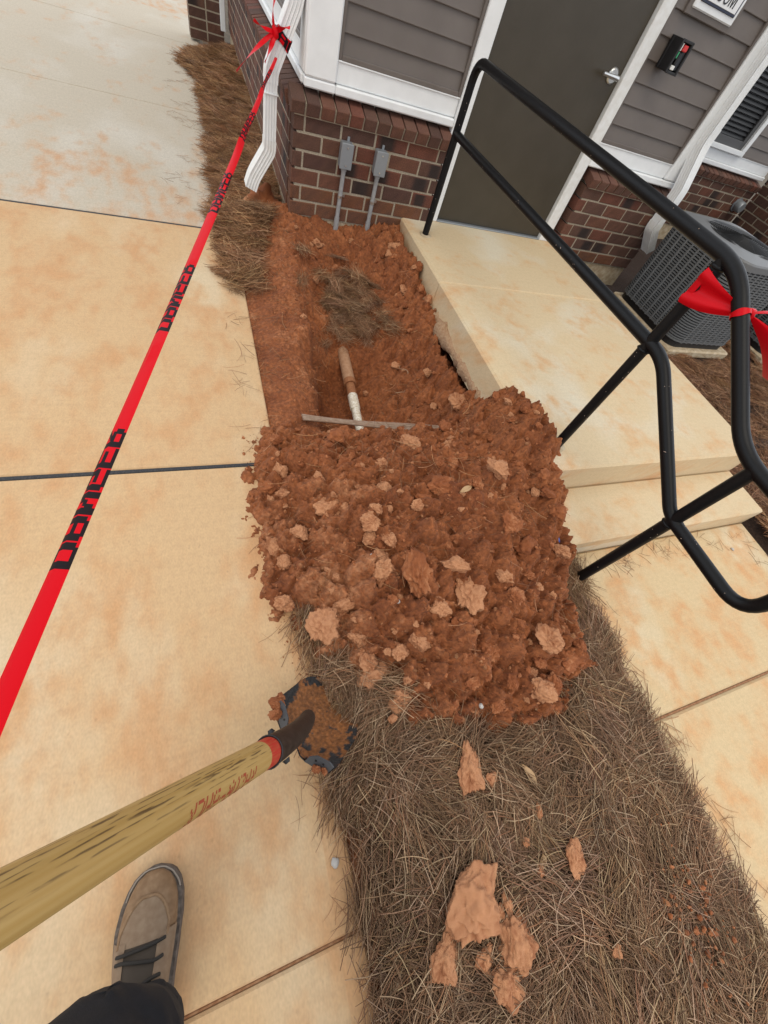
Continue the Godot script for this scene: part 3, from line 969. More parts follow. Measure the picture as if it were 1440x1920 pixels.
# ---------------------------------------------------------------- railing
func build_railing():
	var t := thing("handrail", "black steel pipe handrail on the edge of the stoop", "railing", Vector3(1.36, 0, -0.85))
	var X := 1.36
	var rel := Vector3(-1.36, 0, 0.85)
	var r := 0.0205
	var P := func(y, z): return Vector3(X, y, z) + rel
	var s := st()
	tube(s, rounded([P.call(STOOP_Y - 0.02, -2.662), P.call(1.045, -2.66), P.call(1.05, -0.80), P.call(0.762, -0.39), P.call(0.755, -0.02), P.call(0.49, 0.0), P.call(0.488, -0.33)], 0.085, 8), r, 18)
	obj(s, "top_rail", M.black_rail, t, true)
	s = st()
	tube(s, rounded([P.call(0.765, -2.66), P.call(0.778, -0.78), P.call(0.497, -0.355), P.call(0.488, -0.3)], 0.06, 8), r, 18)
	obj(s, "lower_rail", M.black_rail, t, true)
	for p in [[STOOP_Y - 0.02, 1.045, -0.852], [-0.02, 0.755, -0.325]]:
		s = st()
		tube(s, [P.call(p[0], p[2]), P.call(p[1], p[2])], r * 0.98, 18)
		obj(s, "post", M.black_rail, t, true)
	# weld beads and grout collars
	for p in [[0.772, -0.852], [0.49, -0.325], [1.045, -0.852]]:
		s = st()
		var c: Vector3 = P.call(p[0], p[1])
		tube(s, [c - Vector3(0, 0.026, 0), c - Vector3(0, 0.021, 0), c - Vector3(0, 0.016, 0)], [0.02, 0.0245, 0.021], 16, false)
		obj(s, "weld_bead", M.black_rail, t, true)
	for p in [[STOOP_Y, -2.662], [STOOP_Y, -0.852]]:
		s = st()
		var c: Vector3 = P.call(p[0], p[1])
		var ring := []
		for i in 3:
			var rr := []
			for j in 20:
				var a := TAU * j / 20
				var q: float = [0.042, 0.034, 0.02][i] * (1.0 + 0.12 * sin(a * 3.0 + 1.0))
				rr.append(c + Vector3(cos(a) * q, [0.0005, 0.004, 0.006][i], sin(a) * q))
			ring.append(rr)
		loft(s, ring, false)
		obj(s, "grout_collar", M.concrete_side, t, true)
	# flecks of splashed clay and chipped paint on the pipes
	s = st()
	var fr := RandomNumberGenerator.new()
	fr.seed = 77
	for seg in [[0.765, -2.4, 0.775, -0.95, 46], [1.047, -1.9, 1.05, -0.9, 24], [0.76, -0.74, 0.52, -0.39, 26], [0.3, -0.852, 0.75, -0.852, 34], [0.05, -0.325, 0.47, -0.325, 22], [0.488, -0.3, 0.49, -0.06, 20], [0.52, -0.0, 0.7, -0.015, 16], [0.33, -2.66, 0.9, -2.66, 20]]:
		for i in seg[4]:
			var k := fr.randf()
			var c: Vector3 = P.call(lerpf(seg[0], seg[2], k), lerpf(seg[1], seg[3], k))
			var ax: Vector3 = (P.call(seg[2], seg[3]) - P.call(seg[0], seg[1])).normalized()
			var a := fr.randf_range(0, TAU)
			var u := ax.cross(Vector3.RIGHT).normalized()
			var n := u * sin(a) + Vector3.RIGHT * cos(a)
			var b := Basis(ax, n.cross(ax) * -1.0, n)
			var big := fr.randf() < 0.12
			cbox(s, c + n * r, Vector3(fr.randf_range(0.0015, 0.0032) * (2.6 if big else 1.0), fr.randf_range(0.0012, 0.0025), 0.0012), 0.0005, b * Basis(Vector3.BACK, fr.randf_range(0, 3.0)))
	var fl := obj(s, "clay_flecks", mat(lin(0.45, 0.34, 0.27), 0.9), t)
	fl.set_meta("kind", "stuff")

# ---------------------------------------------------------------- downspouts
func spout_section(wx: float, wz: float) -> Array:
	# ribbed rectangle, counter-clockwise
	var o := []
	var hx := wx * 0.5
	var hz := wz * 0.5
	var side := func(a: Vector2, b: Vector2):
		var nn := Vector2(b.y - a.y, a.x - b.x).normalized()
		for i in 17:
			var u := i / 17.0
			var rib := 0.0 if (i % 4 == 0 or i < 2 or i > 15) else -0.0032
			o.append(a.lerp(b, u) + nn * rib)
	side.call(Vector2(-hx, -hz), Vector2(hx, -hz))
	side.call(Vector2(hx, -hz), Vector2(hx, hz))
	side.call(Vector2(hx, hz), Vector2(-hx, hz))
	side.call(Vector2(-hx, hz), Vector2(-hx, -hz))
	return o

func spout_run(s: SurfaceTool, path: Array, sec: Array, plane_x: bool):
	# sections stay upright in the plane of the bends
	var rings := []
	for i in path.size():
		var d: Vector3
		if i == 0: d = path[1] - path[0]
		elif i == path.size() - 1: d = path[i] - path[i - 1]
		else: d = (path[i] - path[i - 1]).normalized() + (path[i + 1] - path[i]).normalized()
		d = d.normalized()
		var ax: Vector3
		var az: Vector3
		if plane_x:
			az = Vector3(0, 0, 1)
			ax = az.cross(d).normalized() * -1.0
			if ax.x < 0: ax = -ax
		else:
			ax = Vector3(1, 0, 0)
			az = ax.cross(d).normalized()
			if az.z < 0: az = -az
		var ring := []
		for q in sec: ring.append(path[i] + ax * q.x + az * q.y)
		rings.append(ring)
	loft(s, rings, false, -1)

func build_downspouts():
	var t := thing("downspout", "ribbed white downspout at the wall corner with red tape tied to it", "downspout", Vector3(0.415, 0, -3.0))
	var rel := Vector3(-0.415, 0, 3.0)
	var sec := spout_section(0.06, 0.082)
	var sec2 := spout_section(0.065, 0.087)
	var P := func(x, y): return Vector3(x, y, -3.0) + rel
	var s := st()
	spout_run(s, [P.call(0.528, 3.0), P.call(0.528, 1.03)], sec, true)
	obj(s, "upper_pipe", M.white, t)
	s = st()
	spout_run(s, rounded([P.call(0.528, 1.10), P.call(0.528, 1.0), P.call(0.416, 0.745), P.call(0.414, 0.70)], 0.05, 5), sec2, true)
	obj(s, "offset_elbow", M.white, t)
	s = st()
	spout_run(s, [P.call(0.414, 0.72), P.call(0.412, 0.42)], sec, true)
	obj(s, "lower_pipe", M.white, t)
	s = st()
	spout_run(s, rounded([P.call(0.412, 0.47), P.call(0.412, 0.425), P.call(0.325, 0.285), P.call(0.303, 0.225)], 0.045, 5), sec2, true)
	obj(s, "outlet_elbow", M.white_dirty, t)
	for y in [0.66]:
		box_part("strap", P.call(0.414, y), Vector3(0.0715, 0.004, 0.0935), M.white, t, 0.001)
	# second one by the condenser
	var u := thing("downspout", "white downspout coming down behind the grey condenser unit", "downspout", Vector3(3.35, 0, -2.82))
	rel = Vector3(-3.35, 0, 2.82)
	var Q := func(y, z, x): return Vector3(x, y, z) + rel
	s = st()
	spout_run(s, [Q.call(3.0, -2.862, 3.335), Q.call(1.02, -2.862, 3.335)], sec, false)
	obj(s, "upper_pipe", M.white, u)
	s = st()
	spout_run(s, rounded([Q.call(1.1, -2.862, 3.335), Q.call(1.0, -2.862, 3.335), Q.call(0.76, -2.80, 3.36), Q.call(0.68, -2.80, 3.36)], 0.05, 5), sec2, false)
	obj(s, "offset_elbow", M.white, u)
	s = st()
	spout_run(s, [Q.call(0.7, -2.80, 3.36), Q.call(0.52, -2.80, 3.36)], sec, false)
	obj(s, "lower_pipe", M.white, u)
	s = st()
	spout_run(s, rounded([Q.call(0.55, -2.80, 3.36), Q.call(0.5, -2.80, 3.36), Q.call(0.40, -2.80, 3.44), Q.call(0.36, -2.80, 3.47)], 0.04, 5), sec2, true)
	obj(s, "outlet_elbow", M.white_dirty, u)

# ---------------------------------------------------------------- small wall things
func build_conduits():
	var data := [[0.812, "grey outlet box with conduit on the brick wall nearer the downspout"], [1.022, "grey outlet box with conduit on the brick wall nearer the stoop"]]
	for d in data:
		var x: float = d[0]
		var t := thing("outlet_box", d[1], "outlet box", Vector3(x, 0.52, WZ), "outlet boxes on the brick wall")
		var b := box_part("box", Vector3(0, 0, 0.026), Vector3(0.068, 0.114, 0.05), M.grey_metal, t, 0.005)
		var cov := box_part("cover", Vector3(0, 0, 0.0535), Vector3(0.07, 0.116, 0.006), M.grey_metal, t, 0.002)
		for y in [-0.04, 0.04]:
			var s := st()
			tube(s, [Vector3(0, y, 0.055), Vector3(0, y, 0.059)], 0.004, 10)
			obj(s, "screw", M.steel, cov, true)
		box_part("mounting_ear", Vector3(0.012, 0.064, 0.003), Vector3(0.014, 0.024, 0.004), M.grey_metal, t, 0.001)
		var s2 := st()
		tube(s2, [Vector3(0.002, -0.055, 0.022), Vector3(0.001, -0.3, 0.022), Vector3(0.0, -0.5, 0.024)], 0.0125, 14)
		obj(s2, "conduit", M.conduit, t, true)
		s2 = st()
		tube(s2, [Vector3(0.002, -0.056, 0.022), Vector3(0.002, -0.075, 0.022)], 0.016, 14)
		tube(s2, [Vector3(0.001, -0.315, 0.022), Vector3(0.0, -0.5, 0.024)], 0.0155, 14)
		obj(s2, "coupling", M.conduit, t, true)
		var s3 := st()
		tube(s3, [Vector3(0.001, -0.197, 0.022), Vector3(0.001, -0.211, 0.022)], 0.0145, 14)
		cbox(s3, Vector3(0.022, -0.204, 0.003), Vector3(0.026, 0.014, 0.003), 0.0005)
		obj(s3, "clip", M.steel, t)
	# capped vent on the recessed wall
	var v := thing("wall_vent", "small grey hooded vent on the recessed brick wall", "vent", Vector3(6.02, 0.5, -4.175))
	var s := st()
	tube(s, [Vector3(0, 0, 0), Vector3(0, 0, 0.01)], 0.07, 8)
	tube(s, [Vector3(0, 0, 0.01), Vector3(0, 0, 0.085), Vector3(0, 0, 0.095)], [0.055, 0.055, 0.045], 8)
	obj(s, "hood", M.grey_metal, v)

func build_wall_box():
	var t := thing("key_box", "open black box with red and green fittings on the siding right of the door", "key box", Vector3(2.668, 1.295, -2.908))
	var k := 0.095
	var s := st()
	var fr := 0.011
	# hollow housing: back, four sides
	cbox(s, Vector3(0, 0, 0.012), Vector3(0.085, 0.13, 0.02), 0.002)
	cbox(s, Vector3(-0.0385, 0, 0.062), Vector3(0.008, 0.13, 0.08), 0.003)
	cbox(s, Vector3(0.0385, 0, 0.062), Vector3(0.008, 0.13, 0.08), 0.003)
	cbox(s, Vector3(0, 0.061, 0.062), Vector3(0.068, 0.008, 0.08), 0.003)
	cbox(s, Vector3(0, -0.061, 0.062), Vector3(0.068, 0.008, 0.08), 0.003)
	obj(s, "housing", M.black, t)
	var rim := st()
	for q in [[Vector3(-0.04, 0, 0.105), Vector3(0.012, 0.134, 0.008)], [Vector3(0.04, 0, 0.105), Vector3(0.012, 0.134, 0.008)], [Vector3(0, 0.061, 0.105), Vector3(0.067, 0.012, 0.0075)], [Vector3(0, -0.061, 0.105), Vector3(0.067, 0.012, 0.0075)]]:
		cbox(rim, q[0], q[1], 0.002)
	obj(rim, "rim", M.dark, t)
	box_part("inner_plate", Vector3(0.02, 0, 0.088), Vector3(0.028, 0.1, 0.012), mat(lin(0.03, 0.033, 0.04), 0.5), t, 0.003)
	box_part("red_block", Vector3(0.006, 0.036, 0.096), Vector3(0.034, 0.026, 0.02), mat(lin(0.55, 0.03, 0.03), 0.5), t, 0.004)
	box_part("switch_bar", Vector3(-0.002, -0.005, 0.09), Vector3(0.016, 0.05, 0.02), M.black, t, 0.003)
	box_part("white_strip", Vector3(-0.022, 0.037, 0.1), Vector3(0.006, 0.03, 0.006), mat(lin(0.7, 0.7, 0.68), 0.5), t, 0.001)
	box_part("green_strip", Vector3(-0.022, 0.006, 0.1), Vector3(0.008, 0.026, 0.008), mat(lin(0.05, 0.36, 0.17), 0.5), t, 0.002)
	box_part("white_block", Vector3(-0.010, -0.042, 0.1), Vector3(0.028, 0.018, 0.012), mat(lin(0.68, 0.68, 0.66), 0.5), t, 0.002)

func build_sign():
	var t := thing("room_sign", "white room sign with a navy border on a white block beside the door", "sign", Vector3(2.802, 1.63, -2.908))
	box_part("surround", Vector3(0, 0, 0.004), Vector3(0.39, 0.39, 0.022), M.siding, t, 0.004)
	box_part("mounting_block", Vector3(0, 0.0, 0.014), Vector3(0.336, 0.336, 0.024), M.white, t, 0.006)
	box_part("border", Vector3(0.0, -0.018, 0.029), Vector3(0.286, 0.24, 0.006), mat(lin(0.012, 0.018, 0.045), 0.4), t, 0.002)
	box_part("plate", Vector3(0.0, -0.018, 0.0325), Vector3(0.264, 0.218, 0.004), mat(lin(0.75, 0.76, 0.77), 0.4), t, 0.001)
	var tm := TextMesh.new()
	tm.text = "ROOM"
	var f := SystemFont.new()
	f.font_names = PackedStringArray(["Droid Sans"])
	tm.font = f
	tm.font_size = 32
	tm.pixel_size = 0.0021
	tm.depth = 0.002
	tm.horizontal_alignment = HORIZONTAL_ALIGNMENT_CENTER
	var o := put(tm, "lettering", mat(lin(0.012, 0.014, 0.02), 0.5), t)
	o.position = Vector3(0.0, -0.088, 0.036)
	o.scale = Vector3(1, 1.15, 1)

# ---------------------------------------------------------------- condensers
func rsq(hx: float, hz: float, r: float, n := 6) -> Array:
	var o := []
	for q in [[1, 1, 0.0], [-1, 1, 0.5], [-1, -1, 1.0], [1, -1, 1.5]]:
		for i in n + 1:
			var a: float = PI * (q[2] + 0.5 * i / n)
			o.append(Vector2(q[0] * (hx - r) + cos(a) * r, q[1] * (hz - r) + sin(a) * r))
	return o

func ring_loft(s: SurfaceTool, layers: Array, caps := false):
	# layers: [outline, y]
	var rings := []
	for l in layers:
		var rr := []
		for p in l[0]: rr.append(Vector3(p.x, l[1], p.y))
		rings.append(rr)
	loft(s, rings, caps, -1)

func build_condenser(c: Vector3, hx: float, hz: float, H: float, label: String) -> Node3D:
	var t := thing("condenser_unit", label, "condenser", c, "outdoor condenser units")
	var s := st()
	ring_loft(s, [[rsq(hx - 0.01, hz - 0.01, 0.09), 0.0], [rsq(hx - 0.01, hz - 0.01, 0.09), 0.05]], true)
	obj(s, "base_pan", M.black, t)
	s = st()
	ring_loft(s, [[rsq(hx - 0.03, hz - 0.03, 0.09), 0.05], [rsq(hx - 0.03, hz - 0.03, 0.09), H - 0.02]])
	obj(s, "coil", M.coil, t)
	# louvre slats run round the cabinet
	s = st()
	var n := int((H - 0.1) / 0.0165)
	var oo := rsq(hx, hz, 0.1, 5)
	var oi := rsq(hx - 0.012, hz - 0.012, 0.09, 5)
	for i in n:
		var y := 0.062 + i * 0.0165
		ring_loft(s, [[oi, y], [oo, y - 0.001], [oo, y + 0.0075], [oi, y + 0.0085]])
	obj(s, "louver_slats", M.condenser, t)
	s = st()
	for i in 9:
		var u := lerpf(-1.0, 1.0, i / 8.0)
		for sd in [-1.0, 1.0]:
			cbox(s, Vector3(sd * (hx - 0.003), H * 0.5 + 0.015, u * (hz - 0.1)), Vector3(0.014, H - 0.05, 0.017), 0.003)
			cbox(s, Vector3(u * (hx - 0.1), H * 0.5 + 0.015, sd * (hz - 0.003)), Vector3(0.017, H - 0.05, 0.014), 0.003)
	obj(s, "louver_ribs", M.condenser, t)
	s = st()
	ring_loft(s, [[rsq(hx + 0.002, hz + 0.002, 0.1), 0.046], [rsq(hx + 0.002, hz + 0.002, 0.1), 0.058], [rsq(hx - 0.02, hz - 0.02, 0.09), 0.059]])
	obj(s, "lower_band", M.condenser, t)
	# lid with round opening
	s = st()
	var R: float = min(hx, hz) - 0.075
	var o1 := rsq(hx + 0.008, hz + 0.008, 0.11, 8)
	var circ := []
	for p in o1: circ.append(p.normalized())
	var lay := []
	for q in [[1.0, H - 0.045], [1.0, H - 0.01], [0.985, H]]:
		var rr := []
		for p in o1: rr.append(p * q[0])
		lay.append([rr, q[1]])
	for q in [[R + 0.03, H + 0.012], [R + 0.008, H + 0.016], [R, H + 0.006], [R - 0.005, H - 0.06]]:
		var rr := []
		for p in circ: rr.append(p * q[0])
		lay.append([rr, q[1]])
	ring_loft(s, lay)
	obj(s, "top_cover", M.condenser_top, t)
	s = st()
	for i in 16:
		var rr := R * (0.17 + 0.83 * i / 15.0)
		var pts := []
		for j in 41: pts.append(Vector3(cos(TAU * j / 40) * rr, H + 0.012 + 0.02 * (1.0 - rr * rr / R / R), sin(TAU * j / 40) * rr))
		tube(s, pts, 0.0022, 5, false)
	for i in 12:
		var a := TAU * i / 12
		tube(s, [Vector3(cos(a) * R * 0.15, H + 0.03, sin(a) * R * 0.15), Vector3(cos(a) * R * 0.6, H + 0.023, sin(a) * R * 0.6), Vector3(cos(a) * R, H + 0.01, sin(a) * R)], 0.0026, 5, false)
	obj(s, "fan_guard", M.black, t)
	s = st()
	tube(s, [Vector3(0, H - 0.1, 0), Vector3(0, H - 0.01, 0)], 0.07, 16)
	obj(s, "fan_hub", M.condenser, t, true)
	for i in 3:
		var a := TAU * i / 3 + 0.4
		var b := Basis(Vector3.UP, a)
		box_part("fan_blade", b * Vector3(R * 0.55, H - 0.06, 0), Vector3(R * 0.8, 0.006, 0.16), M.condenser, t, 0.002, b * Basis(Vector3.RIGHT, 0.4))
	s = st()
	ring_loft(s, [[rsq(hx - 0.03, hz - 0.03, 0.09), 0.06], [rsq(hx - 0.03, hz - 0.03, 0.09), 0.07]], true)
	obj(s, "inner_floor", M.condenser, t)
	return t

func build_condensers():
	build_condenser(Vector3(3.585, 0.085, -2.245), 0.345, 0.36, 0.62, "grey louvred condenser unit beside the stoop")
	build_condenser(Vector3(4.78, 0.085, -2.2), 0.36, 0.36, 0.585, "grey louvred condenser unit farther from the stoop")
	for c in [[Vector3(3.6, 0.055, -2.24), "pale pad under the condenser beside the stoop"], [Vector3(4.78, 0.055, -2.2), "pale pad under the condenser farther from the stoop"]]:
		var p := box_part("equipment_pad", Vector3.ZERO, Vector3(0.74, 0.06, 0.78), M.concrete_side, null, 0.01)
		p.position = c[0]
		tag(p, c[1], "pad", "condenser pads")

# ---------------------------------------------------------------- buried services
func build_pipes():
	var t := thing("drain_pipe", "white plastic pipe in a clay-coated sleeve crossing the dug pit", "pipe", Vector3(0.70, -0.16, -1.7))
	var rel := Vector3(-0.70, 0.16, 1.7)
	var A := Vector3(0.712, -0.135, -2.02) + rel
	var B := Vector3(0.672, -0.215, -1.18) + rel
	var P := func(k): return A.lerp(B, k)
	var s := st()
	tube(s, [P.call(0.0), P.call(0.12), P.call(0.3), P.call(0.36)], [0.03, 0.033, 0.034, 0.033], 20)
	obj(s, "sleeve", M.pipe_clay, t, true)
	s = st()
	tube(s, [P.call(0.33), P.call(0.345), P.call(0.362), P.call(0.37)], [0.0345, 0.0365, 0.0365, 0.034], 20)
	obj(s, "sleeve_collar", M.pipe_rust, t, true)
	s = st()
	tube(s, [P.call(0.35), P.call(0.47)], 0.026, 20)
	obj(s, "neck", M.pipe_rust, t, true)
	s = st()
	tube(s, [P.call(0.46), P.call(0.465), P.call(0.575), P.call(0.58)], [0.026, 0.028, 0.028, 0.026], 20)
	obj(s, "coupling", M.pvc, t, true)
	s = st()
	tube(s, [P.call(0.57), P.call(1.0)], 0.0235, 20)
	obj(s, "pipe", M.pvc, t, true)
	var c := thing("cable_bundle", "flat bundle of dusty cables spanning the pit in front of the pipe", "cable", Vector3(0.385, 0.03, -1.30))
	for i in 4:
		var pts := []
		for k in 15:
			var u := k / 14.0
			pts.append(Vector3(-0.05 + 0.72 * u, -0.012 - 0.012 * sin(u * PI) + 0.0035 * i - 0.012 * u, 0.012 * i + 0.085 * u + 0.004 * sin(u * 7.0 + i)))
		s = st()
		tube(s, pts, 0.0058, 8)
		obj(s, "cable", M.cable, c, true)

# ---------------------------------------------------------------- barrier tape
const GLYPH := {"D": ["11110", "10001", "10001", "10001", "10001", "10001", "11110"], "A": ["01110", "10001", "10001", "11111", "10001", "10001", "10001"], "N": ["10001", "11001", "11001", "10101", "10011", "10011", "10001"], "G": ["01111", "10000", "10000", "10111", "10001", "10001", "01111"], "E": ["11111", "10000", "10000", "11110", "10000", "10000", "11111"], "R": ["11110", "10001", "10001", "11110", "10100", "10010", "10001"]}

func tape_texture() -> ImageTexture:
	var im := Image.create(1024, 128, false, Image.FORMAT_RGB8)
	im.fill(lin(0.55, 0.002, 0.008))
	var x := 14
	for ch in "DANGER":
		var g: Array = GLYPH[ch]
		for r in 7:
			for c in 5:
				if g[r][c] == "1": im.fill_rect(Rect2i(x + c * 14 - 3, 2 + r * 18 - 2, 23, 24), lin(0.012, 0.008, 0.009))
		x += 84
	return ImageTexture.create_from_image(im)

# thin strip with two faces; pts along the middle, wid = vectors to one edge
func strip(s: SurfaceTool, pts: Array, wid: Array, us = null, v0 := 0.0, v1 := 1.0):
	s.set_smooth_group(1)
	for i in pts.size() - 1:
		var a0: Vector3 = pts[i] - wid[i]
		var a1: Vector3 = pts[i] + wid[i]
		var b0: Vector3 = pts[i + 1] - wid[i + 1]
		var b1: Vector3 = pts[i + 1] + wid[i + 1]
		var u0: float = us[i] if us != null else 0.98
		var u1: float = us[i + 1] if us != null else 0.98
		for q in [[a0, u0, v0], [b1, u1, v1], [a1, u0, v1], [a0, u0, v0], [b0, u1, v0], [b1, u1, v1]]:
			s.set_uv(Vector2(q[1], q[2]))
			s.add_vertex(q[0])

func build_tape():
	var m := mat(Color.WHITE, 0.5)
	m.metallic_specular = 0.2
	m.albedo_texture = tape_texture()
	m.backlight_enabled = true
	m.backlight = Color(0.22, 0.02, 0.02)
	M.danger = m
	var t := thing("danger_tape", "long red tape printed DANGER in black stretched from the downspout", "barrier tape", Vector3(0.43, 0.8, -2.94))
	var A := Vector3.ZERO
	var B := Vector3(-0.711, -0.101, 2.744)
	var n := 150
	var L := B.length()
	var mid := []
	var wa := []
	var mid2 := []
	var wb := []
	var us := []
	var d := B.normalized()
	for i in n + 1:
		var k := 1.62 * i / n
		var p := A.lerp(B, k) - Vector3(0, 0.012 * sin(PI * clampf(k, 0.0, 1.0)), 0)
		var tw := 0.25 * sin(k * 5.0 + 0.6) + 0.9 * exp(-pow((k - 0.33) / 0.05, 2.0)) + 1.1 * exp(-pow((k - 0.13) / 0.05, 2.0)) - 0.15
		var side := d.cross(Vector3.UP).normalized()
		var up := side.cross(d).normalized()
		var w1 := (side * cos(tw + 0.35) + up * sin(tw + 0.35)) * 0.0088
		var w2 := (side * cos(tw - 0.45) + up * sin(tw - 0.45)) * 0.0075
		var wid := lerpf(0.5, 1.08, smooth(0.0, 0.8, k))
		w1 *= wid
		w2 *= wid
		mid.append(p - w1)
		wa.append(w1)
		mid2.append(p + w2)
		wb.append(w2)
		us.append(-(k - 0.955) * L / 0.56)
	# reading runs from the near end towards the building
	var s := st()
	strip(s, mid, wa, us, 0.02, 0.55)
	strip(s, mid2, wb, us, 0.55, 0.98)
	s.index()
	s.generate_normals()
	put(s.commit(), "stretched_tape", m, t)
	# wrap round the pipe
	s = st()
	var c := Vector3(0.467, 0.862, -3.0) - Vector3(0.43, 0.8, -2.94)
	var ax := Vector3(0.917, -0.402, 0)
	var az := Vector3(0, 0, 1)
	var dn := Vector3(-0.402, -0.917, 0)
	var loop := []
	var lw := []
	var lu := []
	for i in 33:
		var a := TAU * i / 32
		var q := Vector2(clampf(cos(a) * 1.5, -1, 1) * 0.037, clampf(sin(a) * 1.5, -1, 1) * 0.048)
		loop.append(c + ax * q.x + az * q.y + dn * 0.006 * sin(a * 2.0))
		lw.append(dn * (0.022 + 0.004 * sin(a * 3.0)))
		lu.append(i / 32.0 * 0.5)
	strip(s, loop, lw, lu, 0.0, 1.0)
	s.index()
	s.generate_normals()
	put(s.commit(), "pipe_wrap", m, t)
	# knot and loose ends
	s = st()
	var k0 := c + ax * -0.045 + az * 0.052
	for e in [[Vector3(-0.03, 0.06, 0.02), Vector3(0.005, 0.13, 0.01), 0.009], [Vector3(-0.07, 0.0, 0.03), Vector3(-0.10, 0.02, 0.02), 0.010], [Vector3(-0.09, -0.05, 0.05), Vector3(-0.19, -0.15, 0.09), 0.010], [Vector3(0.03, 0.03, 0.03), Vector3(0.06, 0.035, 0.05), 0.011], [Vector3(-0.02, -0.05, 0.03), Vector3(-0.055, -0.1, 0.06), 0.011]]:
		var pts := []
		var ww := []
		for i in 9:
			var u := i / 8.0
			var p: Vector3 = k0.lerp(k0 + e[0], u).lerp((k0 + e[0]).lerp(k0 + e[1], u), u)
			pts.append(p)
			var dir: Vector3 = (e[1] as Vector3).normalized()
			var sd := dir.cross(Vector3(0.2, 0.3, 1)).normalized()
			ww.append((sd * cos(u * 2.2) + dir.cross(sd) * sin(u * 2.2)) * e[2] * (0.6 + 0.5 * sin(u * PI) + 0.2 * u))
		strip(s, pts, ww)
	s.index()
	s.generate_normals()
	put(s.commit(), "knot_ends", M.red_tape, t)
	var kn := st()
	tube(kn, [k0 + Vector3(-0.012, 0.02, 0), k0 + Vector3(0, 0.006, 0.006), k0 + Vector3(0.004, -0.012, 0.006), k0 + Vector3(-0.004, -0.028, 0.0)], [0.006, 0.014, 0.013, 0.006], 9)
	obj(kn, "knot", M.red_tape, t, true)

func build_ribbon():
	var t := thing("red_ribbon", "red plastic tape knotted round the handrail above the step", "barrier tape", Vector3(1.36, 0.95, -0.8))
	var o := Vector3(1.36, 0.95, -0.8)
	# sheet from the post gathered into the knot on the sloping rail
	var s := st()
	s.set_smooth_group(1)
	var knot := Vector3(1.382, 0.985, -0.695) - o
	var a_top := Vector3(1.337, 1.016, -0.862) - o
	var a_bot := Vector3(1.337, 0.915, -0.862) - o
	var grid := []
	for i in 19:
		var u := i / 18.0
		var row := []
		for j in 11:
			var v := j / 10.0
			var st_p := a_top.lerp(a_bot, v)
			var spread := (v - 0.5) * 0.014
			var end_p := knot + Vector3(-0.02, spread * -1.2 - 0.0, 0)
			var p := st_p.lerp(end_p, u)
			p += Vector3(-0.010 * sin(v * 9.0 + u * 2.0) * (1.0 - u * 0.7) - 0.012 * sin(u * PI), -0.012 * sin(u * PI) * v, 0.002 * sin(v * 14.0))
			row.append(p)
		grid.append(row)
	for i in 18:
		for j in 10: quad(s, grid[i][j], grid[i][j + 1], grid[i + 1][j + 1], grid[i + 1][j])
	obj(s, "gathered_sheet", M.red_tape, t, true)
	# the turn round the post
	s = st()
	var pts := []
	var ww := []
	for i in 25:
		var a := -0.4 + (TAU * 0.62) * i / 24
		var c := Vector3(1.36, 0.965, -0.852) - o
		pts.append(c + Vector3(-cos(a) * 0.0235, 0, -sin(a) * 0.0235))
		ww.append(Vector3(0, 0.05 - 0.012 * sin(i * 0.3), 0.0))
	strip(s, pts, ww)
	s.index()
	obj(s, "post_wrap", M.red_tape, t)
	# turns round the sloping rail
	s = st()
	pts = []
	ww = []
	var rd := Vector3(0, -0.574, 0.819)
	var rc := Vector3(1.36, 0.98, -0.70) - o
	var n1 := Vector3(1, 0, 0)
	var n2 := rd.cross(n1)
	for i in 31:
		var a := TAU * i / 30
		pts.append(rc + (n1 * cos(a) + n2 * sin(a)) * 0.0235)
		ww.append(rd * (0.008 + 0.002 * sin(a * 3.0)))
	strip(s, pts, ww)
	s.index()
	obj(s, "rail_wrap", M.red_tape, t)
	var kn := st()
	tube(kn, [knot + Vector3(-0.01, 0.012, 0), knot + Vector3(0.003, 0.006, 0), knot + Vector3(0.008, -0.004, 0.003), knot + Vector3(0.004, -0.016, 0.0)], [0.005, 0.013, 0.012, 0.005], 9)
	obj(kn, "knot", M.red_tape, t, true)
	# trailing ends
	s = st()
	for e in [[Vector3(0.03, -0.005, 0.03), Vector3(0.055, -0.03, 0.09), Vector3(0.05, -0.09, 0.155), 0.02, 0.9], [Vector3(0.04, 0.03, 0.02), Vector3(0.11, 0.04, 0.05), Vector3(0.2, 0.01, 0.08), 0.016, 1.0], [Vector3(0.05, 0.0, 0.05), Vector3(0.1, -0.03, 0.12), Vector3(0.12, -0.08, 0.18), 0.015, 0.5]]:
		pts = []
		ww = []
		for i in 17:
			var u := i / 16.0
			var p: Vector3 = knot.lerp(knot + e[0], u).lerp((knot + e[0]).lerp(knot + e[1], u), u).lerp((knot + e[0]).lerp(knot + e[1], u).lerp((knot + e[1]).lerp(knot + e[2], u), u), u)
			pts.append(p)
			var a: float = e[4] + u * 1.4
			ww.append((Vector3(cos(a), 0.25, sin(a))).normalized() * e[3] * (0.3 + 0.9 * smooth(0.0, 0.5, u)))
		strip(s, pts, ww)
	s.index()
	s.generate_normals()
	put(s.commit(), "trailing_ends", M.red_tape, t)

